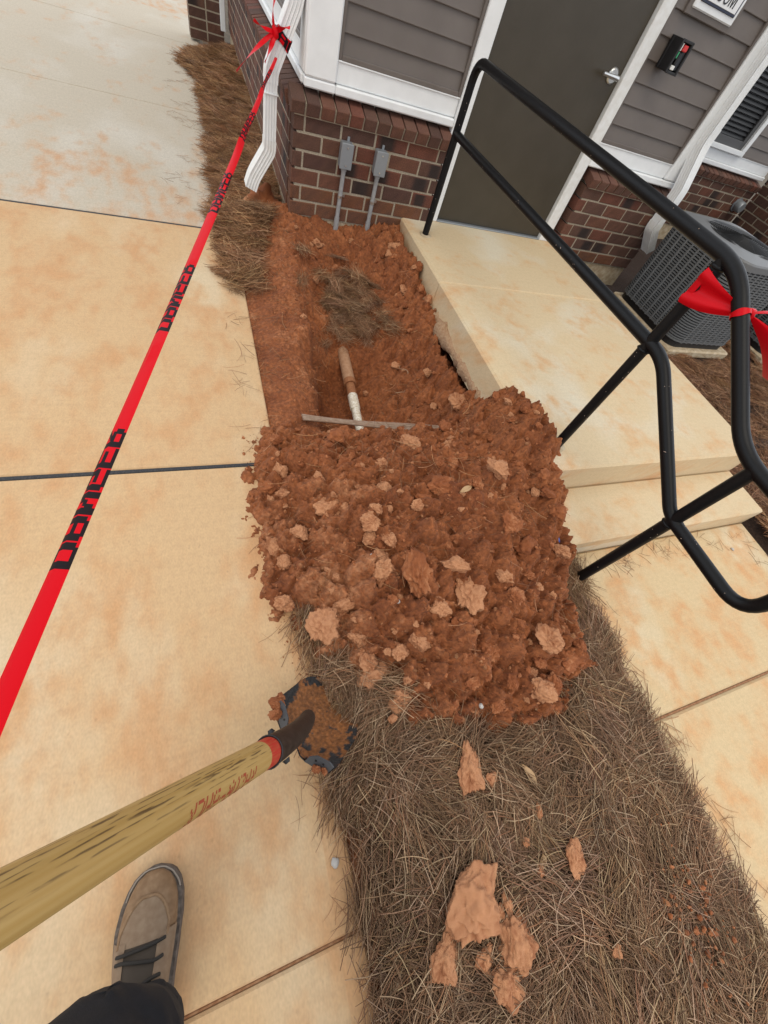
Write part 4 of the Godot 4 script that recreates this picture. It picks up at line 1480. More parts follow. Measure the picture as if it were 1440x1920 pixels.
# ---------------------------------------------------------------- shovel
func build_shovel():
	var t := thing("shovel", "muddy round-point shovel with a worn yellow wooden handle", "shovel", Vector3(0.2, 0, -0.06))
	var rel := Vector3(-0.2, 0, 0.06)
	var Pf := Vector3(0.019, 0.537, -0.022) + rel
	var Pl := Vector3(-0.169, 0.915, 0.030) + rel
	var up := (Pl - Pf).normalized()
	# handle with the grain, red band and worn lettering
	var w := 1024
	var h := 256
	var im := Image.create(w, h, false, Image.FORMAT_RGB8)
	var g1 := FastNoiseLite.new()
	g1.seed = 4
	g1.frequency = 0.05
	g1.fractal_octaves = 4
	var im1 := g1.get_image(48, 256, false, false, true)
	im1.resize(w, h, Image.INTERPOLATE_CUBIC)
	g1.seed = 9
	g1.frequency = 0.13
	var im2 := g1.get_image(200, 256, false, false, true)
	im2.resize(w, h, Image.INTERPOLATE_CUBIC)
	for j in h:
		for i in w:
			var a := im1.get_pixel(i, j).r
			var b := im2.get_pixel(i, j).r
			var c := Vector3(0.36, 0.215, 0.058).lerp(Vector3(0.45, 0.30, 0.11), a)
			# open dark grain lines on the plain-sawn flank
			var band := smooth(0.16, 0.26, float(j) / h) * smooth(0.62, 0.5, float(j) / h)
			var lines := 0.5 + 0.5 * sin(j * 0.62 + a * 7.0)
			var dk := clampf((lines - 0.62) * 3.0, 0.0, 1.0) * clampf((b - 0.42) * 5.0, 0.0, 1.0) * band
			c = c.lerp(Vector3(0.06, 0.03, 0.012), dk * 0.85)
			if i < 46: c = c.lerp(Vector3(0.42, 0.018, 0.012), clampf(0.8 + b * 0.4 - 0.1, 0.5, 1.0))
			im.set_pixel(i, j, lin(c.x, c.y, c.z))
	var tex := ImageTexture.create_from_image(im)
	var hm := mat(Color.WHITE, 0.55)
	hm.albedo_texture = tex
	var L := 1.05
	var s := st()
	s.set_smooth_group(1)
	var fb := frame_of(up)
	var sides := 28
	var R := 0.0222
	var segs := 20
	for i in segs:
		for j in sides:
			for q in [[0, 0], [1, 0], [1, 1], [0, 0], [1, 1], [0, 1]]:
				var u: float = float(i + q[0]) / segs
				var v: float = float(j + q[1]) / sides
				var a := TAU * v
				s.set_uv(Vector2(u, v))
				s.set_normal(fb.x * cos(a) + fb.y * sin(a))
				s.add_vertex(Pf + up * L * u + (fb.x * cos(a) + fb.y * sin(a)) * R)
	for j in sides:
		for q in [[1, 0.0], [1, 1.0], [0, 0.0]]:
			var a: float = TAU * (j + q[1]) / sides
			s.set_uv(Vector2(0.5, 0.8))
			s.set_normal(up)
			s.add_vertex(Pf + up * (L + (0.0 if q[0] == 1 else 0.008)) + (fb.x * cos(a) + fb.y * sin(a)) * R * q[0])
	put(s.commit(), "handle", hm, t)
	# lettering wraps round the handle: worn red paint strokes
	lettering(t, Pf, up, fb, R)
	# socket curving into the blade
	var J := Vector3(0.118, 0.235, -0.075) + rel
	var mp := Pf - up * 0.15
	s = st()
	var pts := []
	var rad := []
	for i in 13:
		var k := i / 12.0
		var c0 := (Pf + up * 0.012).lerp(mp, k).lerp(mp.lerp(J, k), k)
		pts.append(c0)
		rad.append(lerpf(0.0245, 0.0185, k))
	tube(s, pts, rad, 22)
	var sock := mat(lin(0.06, 0.042, 0.032), 0.55, 0.3)
	sock.albedo_texture = noise_tex(0.03, 4, 71, Color(0.6, 0.55, 0.5), Color(1, 1, 1), 256, 0.8)
	sock.uv1_triplanar = true
	sock.uv1_scale = Vector3.ONE * 6.0
	obj(s, "socket", sock, t, true)
	s = st()
	var rim := []
	for i in 25:
		var a := TAU * i / 24
		rim.append(Pf + up * 0.012 + (fb.x * cos(a) + fb.y * sin(a)) * 0.0243)
	tube(s, rim, 0.0016, 6, false)
	obj(s, "socket_rim", M.dark, t, true)
	for sg in [-1.0, 1.0]:
		s = st()
		var c1: Vector3 = Pf - up * 0.03 + Vector3(0.35, 0, 0.9).normalized() * 0.024 * sg
		tube(s, [c1, c1 + Vector3(0.35, 0, 0.9).normalized() * 0.007 * sg], [0.007, 0.004], 10)
		obj(s, "rivet", M.dark, t, true)
	# blade
	var wd := Vector3(0.5, 0.0, 0.866)
	var ad := Vector3(0.62, -0.74, -0.10)
	ad = (ad - wd * ad.dot(wd)).normalized()
	var nd := wd.cross(ad).normalized()
	if nd.y < 0: nd = -nd
	var BL := 0.30
	var nu := 64
	var nv := 56
	var bp := func(u: float, v: float, off: float) -> Vector3:
		var hw := 0.108
		if v > 0.45: hw = 0.108 * sqrt(maxf(0.0, 1.0 - pow((v - 0.45) / 0.55, 2.3)))
		if v < 0.12: hw *= 0.93 + 0.07 * v / 0.12
		var x := u * hw
		var dish := 3.4 * x * x + 0.022 * v * v
		# stiffening frog under the socket
		dish += 0.013 * exp(-pow(x / 0.02, 2.0)) * smooth(0.5, 0.0, v)
		return J + Vector3(-0.046, -0.018, 0.018) + wd * (x + 0.03) + ad * (v * BL) + nd * (dish - 0.02 + off)
	s = st()
	s.set_smooth_group(1)
	for i in nu:
		for j in nv:
			var u0 := -1.0 + 2.0 * i / nu
			var u1 := -1.0 + 2.0 * (i + 1) / nu
			var v0 := float(j) / nv
			var v1 := float(j + 1) / nv
			for q in [[u0, v0], [u1, v1], [u1, v0], [u0, v0], [u0, v1], [u1, v1]]:
				var mn := n_mid.get_noise_2d(q[0] * 0.13 + 2.0, q[1] * 0.4) + 0.7 * n_fine.get_noise_2d(q[0] * 0.07, q[1] * 0.16)
				var bias: float = 0.55 * smooth(0.05, 0.45, q[1]) - 0.75 * smooth(0.62, 0.95, absf(q[0])) + 0.12
				var mud := smooth(-0.06, 0.12, mn + bias)
				var tone := 0.8 + 0.5 * n_fine.get_noise_2d(q[0] * 0.2 + 7.0, q[1] * 0.3) + 0.5 * maxf(0.0, n_mid.get_noise_2d(q[0] * 0.2 + 11.0, q[1] * 0.3))
				var cv := Vector3(0.03, 0.029, 0.03).lerp(Vector3(0.36, 0.135, 0.036) * tone, mud)
				s.set_color(Color(cv.x, cv.y, cv.z))
				s.add_vertex(bp.call(q[0], q[1], 0.003 * mud * (0.6 + n_fine.get_noise_2d(q[0] * 0.3, q[1] * 0.5))))
			s.set_color(Color(0.03, 0.029, 0.03))
			quad(s, bp.call(u0, v0, -0.0025), bp.call(u0, v1, -0.0025), bp.call(u1, v1, -0.0025), bp.call(u1, v0, -0.0025))
	for j in nv:
		for u in [-1.0, 1.0]:
			quad(s, bp.call(u, float(j) / nv, 0.0), bp.call(u, float(j + 1) / nv, 0.0), bp.call(u, float(j + 1) / nv, -0.0025), bp.call(u, float(j) / nv, -0.0025))
	for i in nu:
		var u0 := -1.0 + 2.0 * i / nu
		var u1 := -1.0 + 2.0 * (i + 1) / nu
		quad(s, bp.call(u0, 0.0, 0.0), bp.call(u0, 0.0, -0.0025), bp.call(u1, 0.0, -0.0025), bp.call(u1, 0.0, 0.0))
	var bm := tri_mat(noise_tex(0.05, 5, 75, Color(0.62, 0.6, 0.58), Color(1, 1, 1), 256, 0.8), 5.0, 0.7, normal_tex(0.05, 5, 77, 8.0, 256), 0.8, Color.WHITE, true)
	bm.uv1_world_triplanar = false
	obj(s, "blade", bm, t, true)
	# foot steps turned over at the shoulders
	var stm := mat(lin(0.085, 0.09, 0.098), 0.5, 0.4)
	for sg in [-1.0, 1.0]:
		s = st()
		s.set_smooth_group(-1)
		var e0: Vector3 = bp.call(0.42 * sg, 0.0, -0.001)
		var e1: Vector3 = bp.call(0.97 * sg, 0.0, -0.001)
		var outw := (nd * 0.9 - ad * 0.25).normalized() * 0.036
		var dep := (e1 - e0).normalized().cross(outw).normalized() * 0.003
		var poly := [e0, e1, e1 + outw * 0.75, e0.lerp(e1, 0.75) + outw, e0.lerp(e1, 0.2) + outw, e0 + outw * 0.6]
		for face in [0.0, 1.0]:
			for i in range(1, 5): tri(s, poly[0] + dep * face, poly[i] + dep * face, poly[i + 1] + dep * face)
		for i in 6:
			var a: Vector3 = poly[i]
			var b: Vector3 = poly[(i + 1) % 6]
			quad(s, a, b, b + dep, a + dep)
		var fs := obj(s, "foot_step", stm, t)
		for k in [0.3, 0.62]:
			var hs := st()
			var hc: Vector3 = e0.lerp(e1, k) + outw * 0.6
			var hn := dep.normalized()
			tube(hs, [hc - hn * 0.0008, hc + dep + hn * 0.0008], 0.0028, 10)
			obj(hs, "hole", M.black, fs)
	# mud packed on the shoulder and along the blade
	for q in [[-0.95, 0.0, 0.02, 0.016], [-0.85, -0.03, 0.016, 0.012], [-1.0, 0.06, 0.014, 0.012], [0.75, -0.04, 0.012, 0.009], [0.9, -0.02, 0.010, 0.009], [-0.3, 0.08, 0.012, 0.010], [0.5, 0.04, 0.010, 0.006]]:
		var md := MeshInstance3D.new()
		md.mesh = clod_mesh(300 + int(q[0] * 50), 3, 1.0, "mid")
		md.material_override = M.clod
		md.name = "mud_lump"
		t.add_child(md, true)
		md.position = bp.call(q[0], q[1], q[3] * 0.5)
		md.scale = Vector3.ONE * q[2]

func lettering(t: Node3D, Pf: Vector3, up: Vector3, fb: Basis, R: float):
	var word := "RAZOR-BACK"
	var glyph := {"Z": ["11111", "00001", "00010", "00100", "01000", "10000", "11111"], "O": ["01110", "10001", "10001", "10001", "10001", "10001", "01110"], "-": ["00000", "00000", "00000", "11111", "00000", "00000", "00000"], "B": ["11110", "10001", "10001", "11110", "10001", "10001", "11110"], "A": GLYPH["A"], "C": ["01111", "10000", "10000", "10000", "10000", "10000", "01111"], "K": ["10001", "10010", "10100", "11000", "10100", "10010", "10001"], "R": GLYPH["R"]}
	var s := st()
	s.set_smooth_group(-1)
	var r := RandomNumberGenerator.new()
	r.seed = 12
	# faces the person holding it
	var to_view := (Vector3(0.05, 0.6, 0.35)).normalized()
	to_view = (to_view - up * to_view.dot(up)).normalized()
	var a0 := atan2(to_view.dot(fb.y), to_view.dot(fb.x))
	var y := 0.10
	for ch in word:
		var g: Array = glyph[ch]
		for row in 7:
			for c in 5:
				if g[row][c] != "1" or r.randf() < 0.12: continue
				var u0 := y + c * 0.0027
				var u1 := u0 + 0.0025
				var b0 := a0 + (row - 3.5) * 0.165
				var b1 := b0 + 0.165
				var P := func(u: float, b: float): return Pf + up * u + (fb.x * cos(b) + fb.y * sin(b)) * (R + 0.0003)
				quad(s, P.call(u0, b0), P.call(u1, b0), P.call(u1, b1), P.call(u0, b1))
		y += 0.0158
	obj(s, "handle_lettering", mat(lin(0.34, 0.06, 0.025), 0.7), t)

# ---------------------------------------------------------------- person
# surface nets over a distance field
func surface_net(lo: Vector3, hi: Vector3, cell: float, f: Callable) -> ArrayMesh:
	var n := Vector3i(((hi - lo) / cell).ceil()) + Vector3i.ONE
	var F := PackedFloat32Array()
	F.resize(n.x * n.y * n.z)
	for k in n.z:
		for j in n.y:
			for i in n.x: F[(k * n.y + j) * n.x + i] = f.call(lo + Vector3(i, j, k) * cell)
	var idx := {}
	var V := PackedVector3Array()
	var sx := 1
	var sy := n.x
	var sz := n.x * n.y
	for k in n.z - 1:
		for j in n.y - 1:
			for i in n.x - 1:
				var b := (k * n.y + j) * n.x + i
				var c := [F[b], F[b + sx], F[b + sy], F[b + sx + sy], F[b + sz], F[b + sz + sx], F[b + sz + sy], F[b + sz + sx + sy]]
				var neg := 0
				for v in c:
					if v < 0.0: neg += 1
				if neg == 0 or neg == 8: continue
				var sum := Vector3.ZERO
				var cnt := 0
				for e in [[0, 1], [2, 3], [4, 5], [6, 7], [0, 2], [1, 3], [4, 6], [5, 7], [0, 4], [1, 5], [2, 6], [3, 7]]:
					var va: float = c[e[0]]
					var vb: float = c[e[1]]
					if (va < 0.0) == (vb < 0.0): continue
					var tt := va / (va - vb)
					var pa := Vector3(e[0] & 1, (e[0] >> 1) & 1, e[0] >> 2)
					var pb := Vector3(e[1] & 1, (e[1] >> 1) & 1, e[1] >> 2)
					sum += pa.lerp(pb, tt)
					cnt += 1
				idx[b] = V.size()
				V.append(lo + (Vector3(i, j, k) + sum / cnt) * cell)
	var s := st()
	s.set_smooth_group(1)
	for k in range(1, n.z - 1):
		for j in range(1, n.y - 1):
			for i in range(1, n.x - 1):
				var b := (k * n.y + j) * n.x + i
				var a := F[b] < 0.0
				for ax in [[sx, sy, sz], [sy, sz, sx], [sz, sx, sy]]:
					var q := F[b + ax[0]] < 0.0
					if a == q: continue
					var k0: int = b - ax[1] - ax[2]
					var v := [V[idx[k0]], V[idx[k0 + ax[1]]], V[idx[b]], V[idx[k0 + ax[2]]]]
					if a: quad(s, v[0], v[1], v[2], v[3])
					else: quad(s, v[0], v[3], v[2], v[1])
	s.index()
	s.generate_normals()
	return s.commit()

func capsule(p: Vector3, a: Vector3, b: Vector3, ra: float, rb: float) -> float:
	var ab := b - a
	var h := clampf((p - a).dot(ab) / ab.length_squared(), 0.0, 1.0)
	return (p - a - ab * h).length() - lerpf(ra, rb, h)

func smin(a: float, b: float, k: float) -> float:
	var h := clampf(0.5 + 0.5 * (b - a) / k, 0.0, 1.0)
	return lerpf(b, a, h) - k * h * (1.0 - h)

func build_person():
	var at := Vector3(-0.2, 0, 0.35)
	var t := thing("person", "person in dark navy trousers and worn brown work boots standing with the shovel", "person", at)
	var bones := [
		[Vector3(-0.262, 0.10, 0.362), Vector3(-0.25, 0.30, 0.335), 0.076, 0.08],
		[Vector3(-0.25, 0.30, 0.335), Vector3(-0.232, 0.50, 0.29), 0.08, 0.094],
		[Vector3(-0.232, 0.50, 0.29), Vector3(-0.13, 0.88, 0.43), 0.096, 0.115],
		[Vector3(0.06, 0.10, 0.86), Vector3(0.055, 0.5, 0.72), 0.078, 0.09],
		[Vector3(0.055, 0.5, 0.72), Vector3(0.05, 0.88, 0.48), 0.092, 0.115],
		[Vector3(-0.12, 0.93, 0.45), Vector3(0.04, 0.93, 0.47), 0.125, 0.125]]
	var wr := FastNoiseLite.new()
	wr.seed = 8
	wr.frequency = 9.0
	wr.fractal_octaves = 2
	var f := func(q: Vector3) -> float:
		var p := q + at
		var d := 9.0
		for b in bones: d = smin(d, capsule(p, b[0], b[1], b[2], b[3]), 0.05)
		d += 0.010 * wr.get_noise_3d(p.x * 1.2, p.y * 2.4 - p.x * 1.4, p.z * 1.2) + 0.004 * wr.get_noise_3d(p.x * 3.0, p.y * 5.0, p.z * 3.0)
		return maxf(d, maxf(p.y - 1.0, 0.105 + 0.012 * sin(p.x * 40.0) - p.y))
	var m := surface_net(Vector3(-0.22, 0.06, -0.22), Vector3(0.42, 1.04, 0.64), 0.0135, f)
	var cloth := tri_mat(noise_tex(0.05, 4, 81, lin(0.003, 0.0032, 0.005), lin(0.007, 0.0075, 0.011), 512, 0.8), 6.0, 0.9, normal_tex(0.2, 2, 82, 3.0), 0.4)
	put(m, "trousers", cloth, t)
	make_boot(t, Vector3(-0.268, 0, 0.282) - at, -0.06)
	make_boot(t, Vector3(0.06, 0, 0.80) - at, -0.25)

func boot_w(z: float) -> float:
	var zs := [-0.158, -0.154, -0.143, -0.125, -0.10, -0.065, -0.02, 0.03, 0.08, 0.12, 0.145, 0.155]
	var ws := [0.002, 0.020, 0.036, 0.048, 0.0565, 0.0605, 0.057, 0.049, 0.044, 0.042, 0.032, 0.006]
	for i in zs.size() - 1:
		if z <= zs[i + 1]: return lerpf(ws[i], ws[i + 1], clampf((z - zs[i]) / (zs[i + 1] - zs[i]), 0.0, 1.0))
	return 0.006

func boot_top(z: float) -> float:
	var zs := [-0.158, -0.15, -0.135, -0.11, -0.07, -0.03, 0.0, 0.03, 0.06, 0.10, 0.155]
	var hs := [0.032, 0.052, 0.064, 0.071, 0.076, 0.090, 0.106, 0.125, 0.15, 0.16, 0.16]
	for i in zs.size() - 1:
		if z <= zs[i + 1]: return lerpf(hs[i], hs[i + 1], clampf((z - zs[i]) / (zs[i + 1] - zs[i]), 0.0, 1.0))
	return 0.16

func boot_pt(z: float, a: float, grow := 0.0) -> Vector3:
	var w := boot_w(z) * 0.965 - 0.002 + grow
	var h := boot_top(z) - 0.026 + grow
	var cx := 0.010 * smooth(-0.02, -0.15, z)
	var c := cos(a)
	var sn := sin(a)
	return Vector3(cx + signf(c) * pow(absf(c), 0.72) * w, 0.026 + pow(maxf(sn, 0.0), 0.82) * h, z)

func make_boot(t: Node3D, at: Vector3, yaw: float):
	var b := Node3D.new()
	b.name = "boot"
	t.add_child(b, true)
	b.position = at
	b.rotation.y = yaw
	var leather := tri_mat(noise_tex(0.02, 5, 85, lin(0.16, 0.088, 0.04), lin(0.26, 0.165, 0.09), 512, 0.7), 5.0, 0.8, normal_tex(0.06, 4, 86, 4.0), 0.35)
	leather.uv1_world_triplanar = false
	var vamp := tri_mat(noise_tex(0.02, 5, 87, lin(0.18, 0.115, 0.068), lin(0.24, 0.168, 0.107), 512, 0.7), 5.0, 0.85, normal_tex(0.05, 4, 88, 4.0), 0.35)
	vamp.uv1_world_triplanar = false
	var s := st()
	var rings := []
	var n := 44
	for i in n + 1:
		var z := lerpf(-0.156, 0.152, i / float(n))
		if i < 8: z = -0.156 + 0.02 * pow(i / 8.0, 1.6) * 1.0
		elif i >= 8: z = lerpf(-0.136, 0.152, (i - 8.0) / (n - 8.0))
		var ring := []
		for j in 29: ring.append(boot_pt(z, PI * j / 28.0))
		for j in range(1, 6): ring.append(Vector3(lerpf(ring[28].x, ring[0].x, j / 6.0), 0.026, z))
		rings.append(ring)
	loft(s, rings)
	obj(s, "upper", leather, b, true)
	# raised toe plug panel inside the moc seam
	s = st()
	rings = []
	s.set_smooth_group(1)
	var seam := func(z: float) -> float: return lerpf(0.97, 0.70, smooth(-0.118, -0.06, z)) if z < -0.06 else lerpf(0.70, 0.66, smooth(-0.06, 0.0, z))
	var rows := []
	for i in 24:
		var z := lerpf(-0.118, -0.048, i / 23.0)
		var a0: float = lerpf(PI * 0.5 - 0.05, 0.82, sqrt(clampf((z + 0.1185) / 0.05, 0.0, 1.0))) if z < -0.0685 else 0.82
		var row := []
		for j in 15: row.append(boot_pt(z, lerpf(a0, PI - a0, j / 14.0), 0.0035))
		rows.append(row)
	for i in 23:
		for j in 14: quad(s, rows[i][j], rows[i + 1][j], rows[i + 1][j + 1], rows[i][j + 1])
	obj(s, "toe_plug", vamp, b, true)
	var edge := []
	for i in range(23, -1, -1): edge.append(rows[i][0])
	for i in 24: edge.append(rows[i][14])
	s = st()
	tube(s, edge, 0.0032, 8)
	obj(s, "moc_seam", leather, b, true)
	# welt and sole
	s = st()
	var out := []
	for i in 40: out.append(Vector3(0.010 * smooth(-0.02, -0.15, lerpf(-0.158, 0.155, i / 39.0)) + boot_w(lerpf(-0.158, 0.155, i / 39.0)) + 0.005, 0, lerpf(-0.162, 0.159, i / 39.0)))
	for i in range(39, -1, -1): out.append(Vector3(0.010 * smooth(-0.02, -0.15, lerpf(-0.158, 0.155, i / 39.0)) - boot_w(lerpf(-0.158, 0.155, i / 39.0)) - 0.005, 0, lerpf(-0.162, 0.159, i / 39.0)))
	rings = []
	for q in [[0.97, 0.001], [1.0, 0.006], [1.0, 0.026], [0.97, 0.031]]:
		var ring := []
		for p in out: ring.append(Vector3(p.x * q[0], q[1], p.z * q[0]))
		rings.append(ring)
	loft(s, rings, true, -1)
	obj(s, "sole", tri_mat(noise_tex(0.04, 4, 89, lin(0.06, 0.045, 0.035), lin(0.17, 0.14, 0.115), 256, 0.8), 6.0, 0.85), b)
	# worn pale welt stitching line round the toe
	s = st()
	var wl := []
	for i in 30:
		var k := lerpf(-0.9, 0.9, i / 29.0)
		var z := -0.156 + 0.055 * k * k
		wl.append(Vector3(0.010 + signf(k) * (boot_w(z) + 0.0005), 0.0325, z - 0.002))
	tube(s, wl, 0.0018, 6)
	obj(s, "welt", mat(lin(0.26, 0.22, 0.18), 0.8), b, true)
	# quarters, tongue, laces
	var lace := mat(lin(0.022, 0.018, 0.014), 0.85)
	s = st()
	s.set_smooth_group(1)
	for sg in [-1, 1]:
		rows = []
		for i in 10:
			var z := lerpf(-0.056, 0.05, i / 9.0)
			var row := []
			for j in 8:
				var a := lerpf(0.25, 1.18, j / 7.0)
				if sg < 0: a = PI - a
				row.append(boot_pt(z, a, 0.0045))
			rows.append(row)
		for i in 9:
			for j in 7: quad(s, rows[i][j], rows[i + 1][j], rows[i + 1][j + 1], rows[i][j + 1])
	obj(s, "quarter", vamp, b, true)
	s = st()
	rows = []
	for i in 8:
		var row := []
		for j in 7: row.append(boot_pt(lerpf(-0.052, 0.05, i / 7.0), lerpf(1.15, PI - 1.15, j / 6.0), 0.003))
		rows.append(row)
	s.set_smooth_group(1)
	for i in 7:
		for j in 6: quad(s, rows[i][j], rows[i + 1][j], rows[i + 1][j + 1], rows[i][j + 1])
	obj(s, "tongue", mat(lin(0.05, 0.036, 0.024), 0.9), b, true)
	for q in [[-0.046, -0.040, 0.0], [-0.022, -0.03, 0.003], [0.002, 0.01, -0.003], [0.026, 0.03, 0.0]]:
		s = st()
		var pts := []
		for j in 9: pts.append(boot_pt(lerpf(q[0], q[1], j / 8.0) + q[2] * sin(j * 0.8), lerpf(0.92, PI - 0.92, j / 8.0), 0.0075))
		tube(s, pts, 0.0032, 7)
		obj(s, "lace", lace, b, true)

# ---------------------------------------------------------------- clods
var ico_cache := {}
func ico(level: int) -> Array:
	if ico_cache.has(level): return ico_cache[level]
	var g := (1.0 + sqrt(5.0)) / 2.0
	var v := []
	for p in [[-1, g, 0], [1, g, 0], [-1, -g, 0], [1, -g, 0], [0, -1, g], [0, 1, g], [0, -1, -g], [0, 1, -g], [g, 0, -1], [g, 0, 1], [-g, 0, -1], [-g, 0, 1]]:
		v.append(Vector3(p[0], p[1], p[2]).normalized())
	var f := [[0, 11, 5], [0, 5, 1], [0, 1, 7], [0, 7, 10], [0, 10, 11], [1, 5, 9], [5, 11, 4], [11, 10, 2], [10, 7, 6], [7, 1, 8], [3, 9, 4], [3, 4, 2], [3, 2, 6], [3, 6, 8], [3, 8, 9], [4, 9, 5], [2, 4, 11], [6, 2, 10], [8, 6, 7], [9, 8, 1]]
	for l in level:
		var nf := []
		var mid := {}
		for t in f:
			var m := []
			for e in [[t[0], t[1]], [t[1], t[2]], [t[2], t[0]]]:
				var key := Vector2i(mini(e[0], e[1]), maxi(e[0], e[1]))
				if not mid.has(key):
					mid[key] = v.size()
					v.append(((v[e[0]] + v[e[1]]) * 0.5).normalized())
				m.append(mid[key])
			nf.append_array([[t[0], m[0], m[2]], [t[1], m[1], m[0]], [t[2], m[2], m[1]], [m[0], m[1], m[2]]])
		f = nf
	ico_cache[level] = [v, f]
	return ico_cache[level]

func clod_mesh(seed_: int, level: int, rough: float, kind: String) -> ArrayMesh:
	var d := ico(level)
	var n := FastNoiseLite.new()
	n.seed = seed_
	n.frequency = 1.0
	n.fractal_octaves = 4
	n.fractal_gain = 0.55
	var c := FastNoiseLite.new()
	c.seed = seed_ + 5
	c.noise_type = FastNoiseLite.TYPE_CELLULAR
	c.cellular_return_type = FastNoiseLite.RETURN_DISTANCE2_SUB
	c.frequency = 2.2
	c.fractal_type = FastNoiseLite.FRACTAL_NONE
	# a few broken planes give clods their facets
	var r := RandomNumberGenerator.new()
	r.seed = seed_
	var cuts := []
	for i in 13: cuts.append([Vector3(r.randf_range(-1, 1), r.randf_range(-1, 1), r.randf_range(-1, 1)).normalized(), r.randf_range(0.6, 0.95)])
	var dry: float = {"pale": 0.62, "mid": 0.22, "wet": -0.1, "pebble": 0.0}[kind]
	var s := st()
	s.set_smooth_group(1)
	var pos := []
	var col := []
	for p in d[0]:
		var rad := 1.0
		for q in cuts:
			var k: float = p.dot(q[0])
			if k > 0.05: rad = minf(rad, q[1] / k)
		rad *= 1.0 + rough * (0.5 * n.get_noise_3dv(p * 0.9) + 0.28 * n.get_noise_3dv(p * 2.6 + Vector3(7, 0, 0)))
		rad += rough * 0.10 * (sqrt(clampf((c.get_noise_3dv(p) + 1.0), 0.0, 1.0)) - 0.6)
		if level > 2: rad += rough * (0.06 * (sqrt(clampf((c.get_noise_3dv(p * 2.7 + Vector3(3, 1, 0)) + 1.0), 0.0, 1.0)) - 0.6) + 0.08 * n.get_noise_3dv(p * 8.0))
		pos.append(p * rad)
		var q: Vector3 = p * 0.09 + Vector3(seed_, 0, 0) * 0.37
		var cc := clay_color(q.x, q.y, q.z, dry)
		if kind == "pebble": cc = Color(0.4, 0.37, 0.33)
		col.append(cc)
	for t in d[1]:
		for i in [0, 2, 1]:
			s.set_color(col[t[i]])
			s.add_vertex(pos[t[i]])
	s.index()
	s.generate_normals()
	return s.commit()

func surf(x: float, z: float) -> float:
	var h := soil_h(x, z)
	if x > -0.05 and x < 1.4 and z > -1.36 and z < 0.2: h = maxf(h, heap_h(x, z))
	if x < 0.19 or x > 1.29: h = maxf(h, 0.0)
	return h

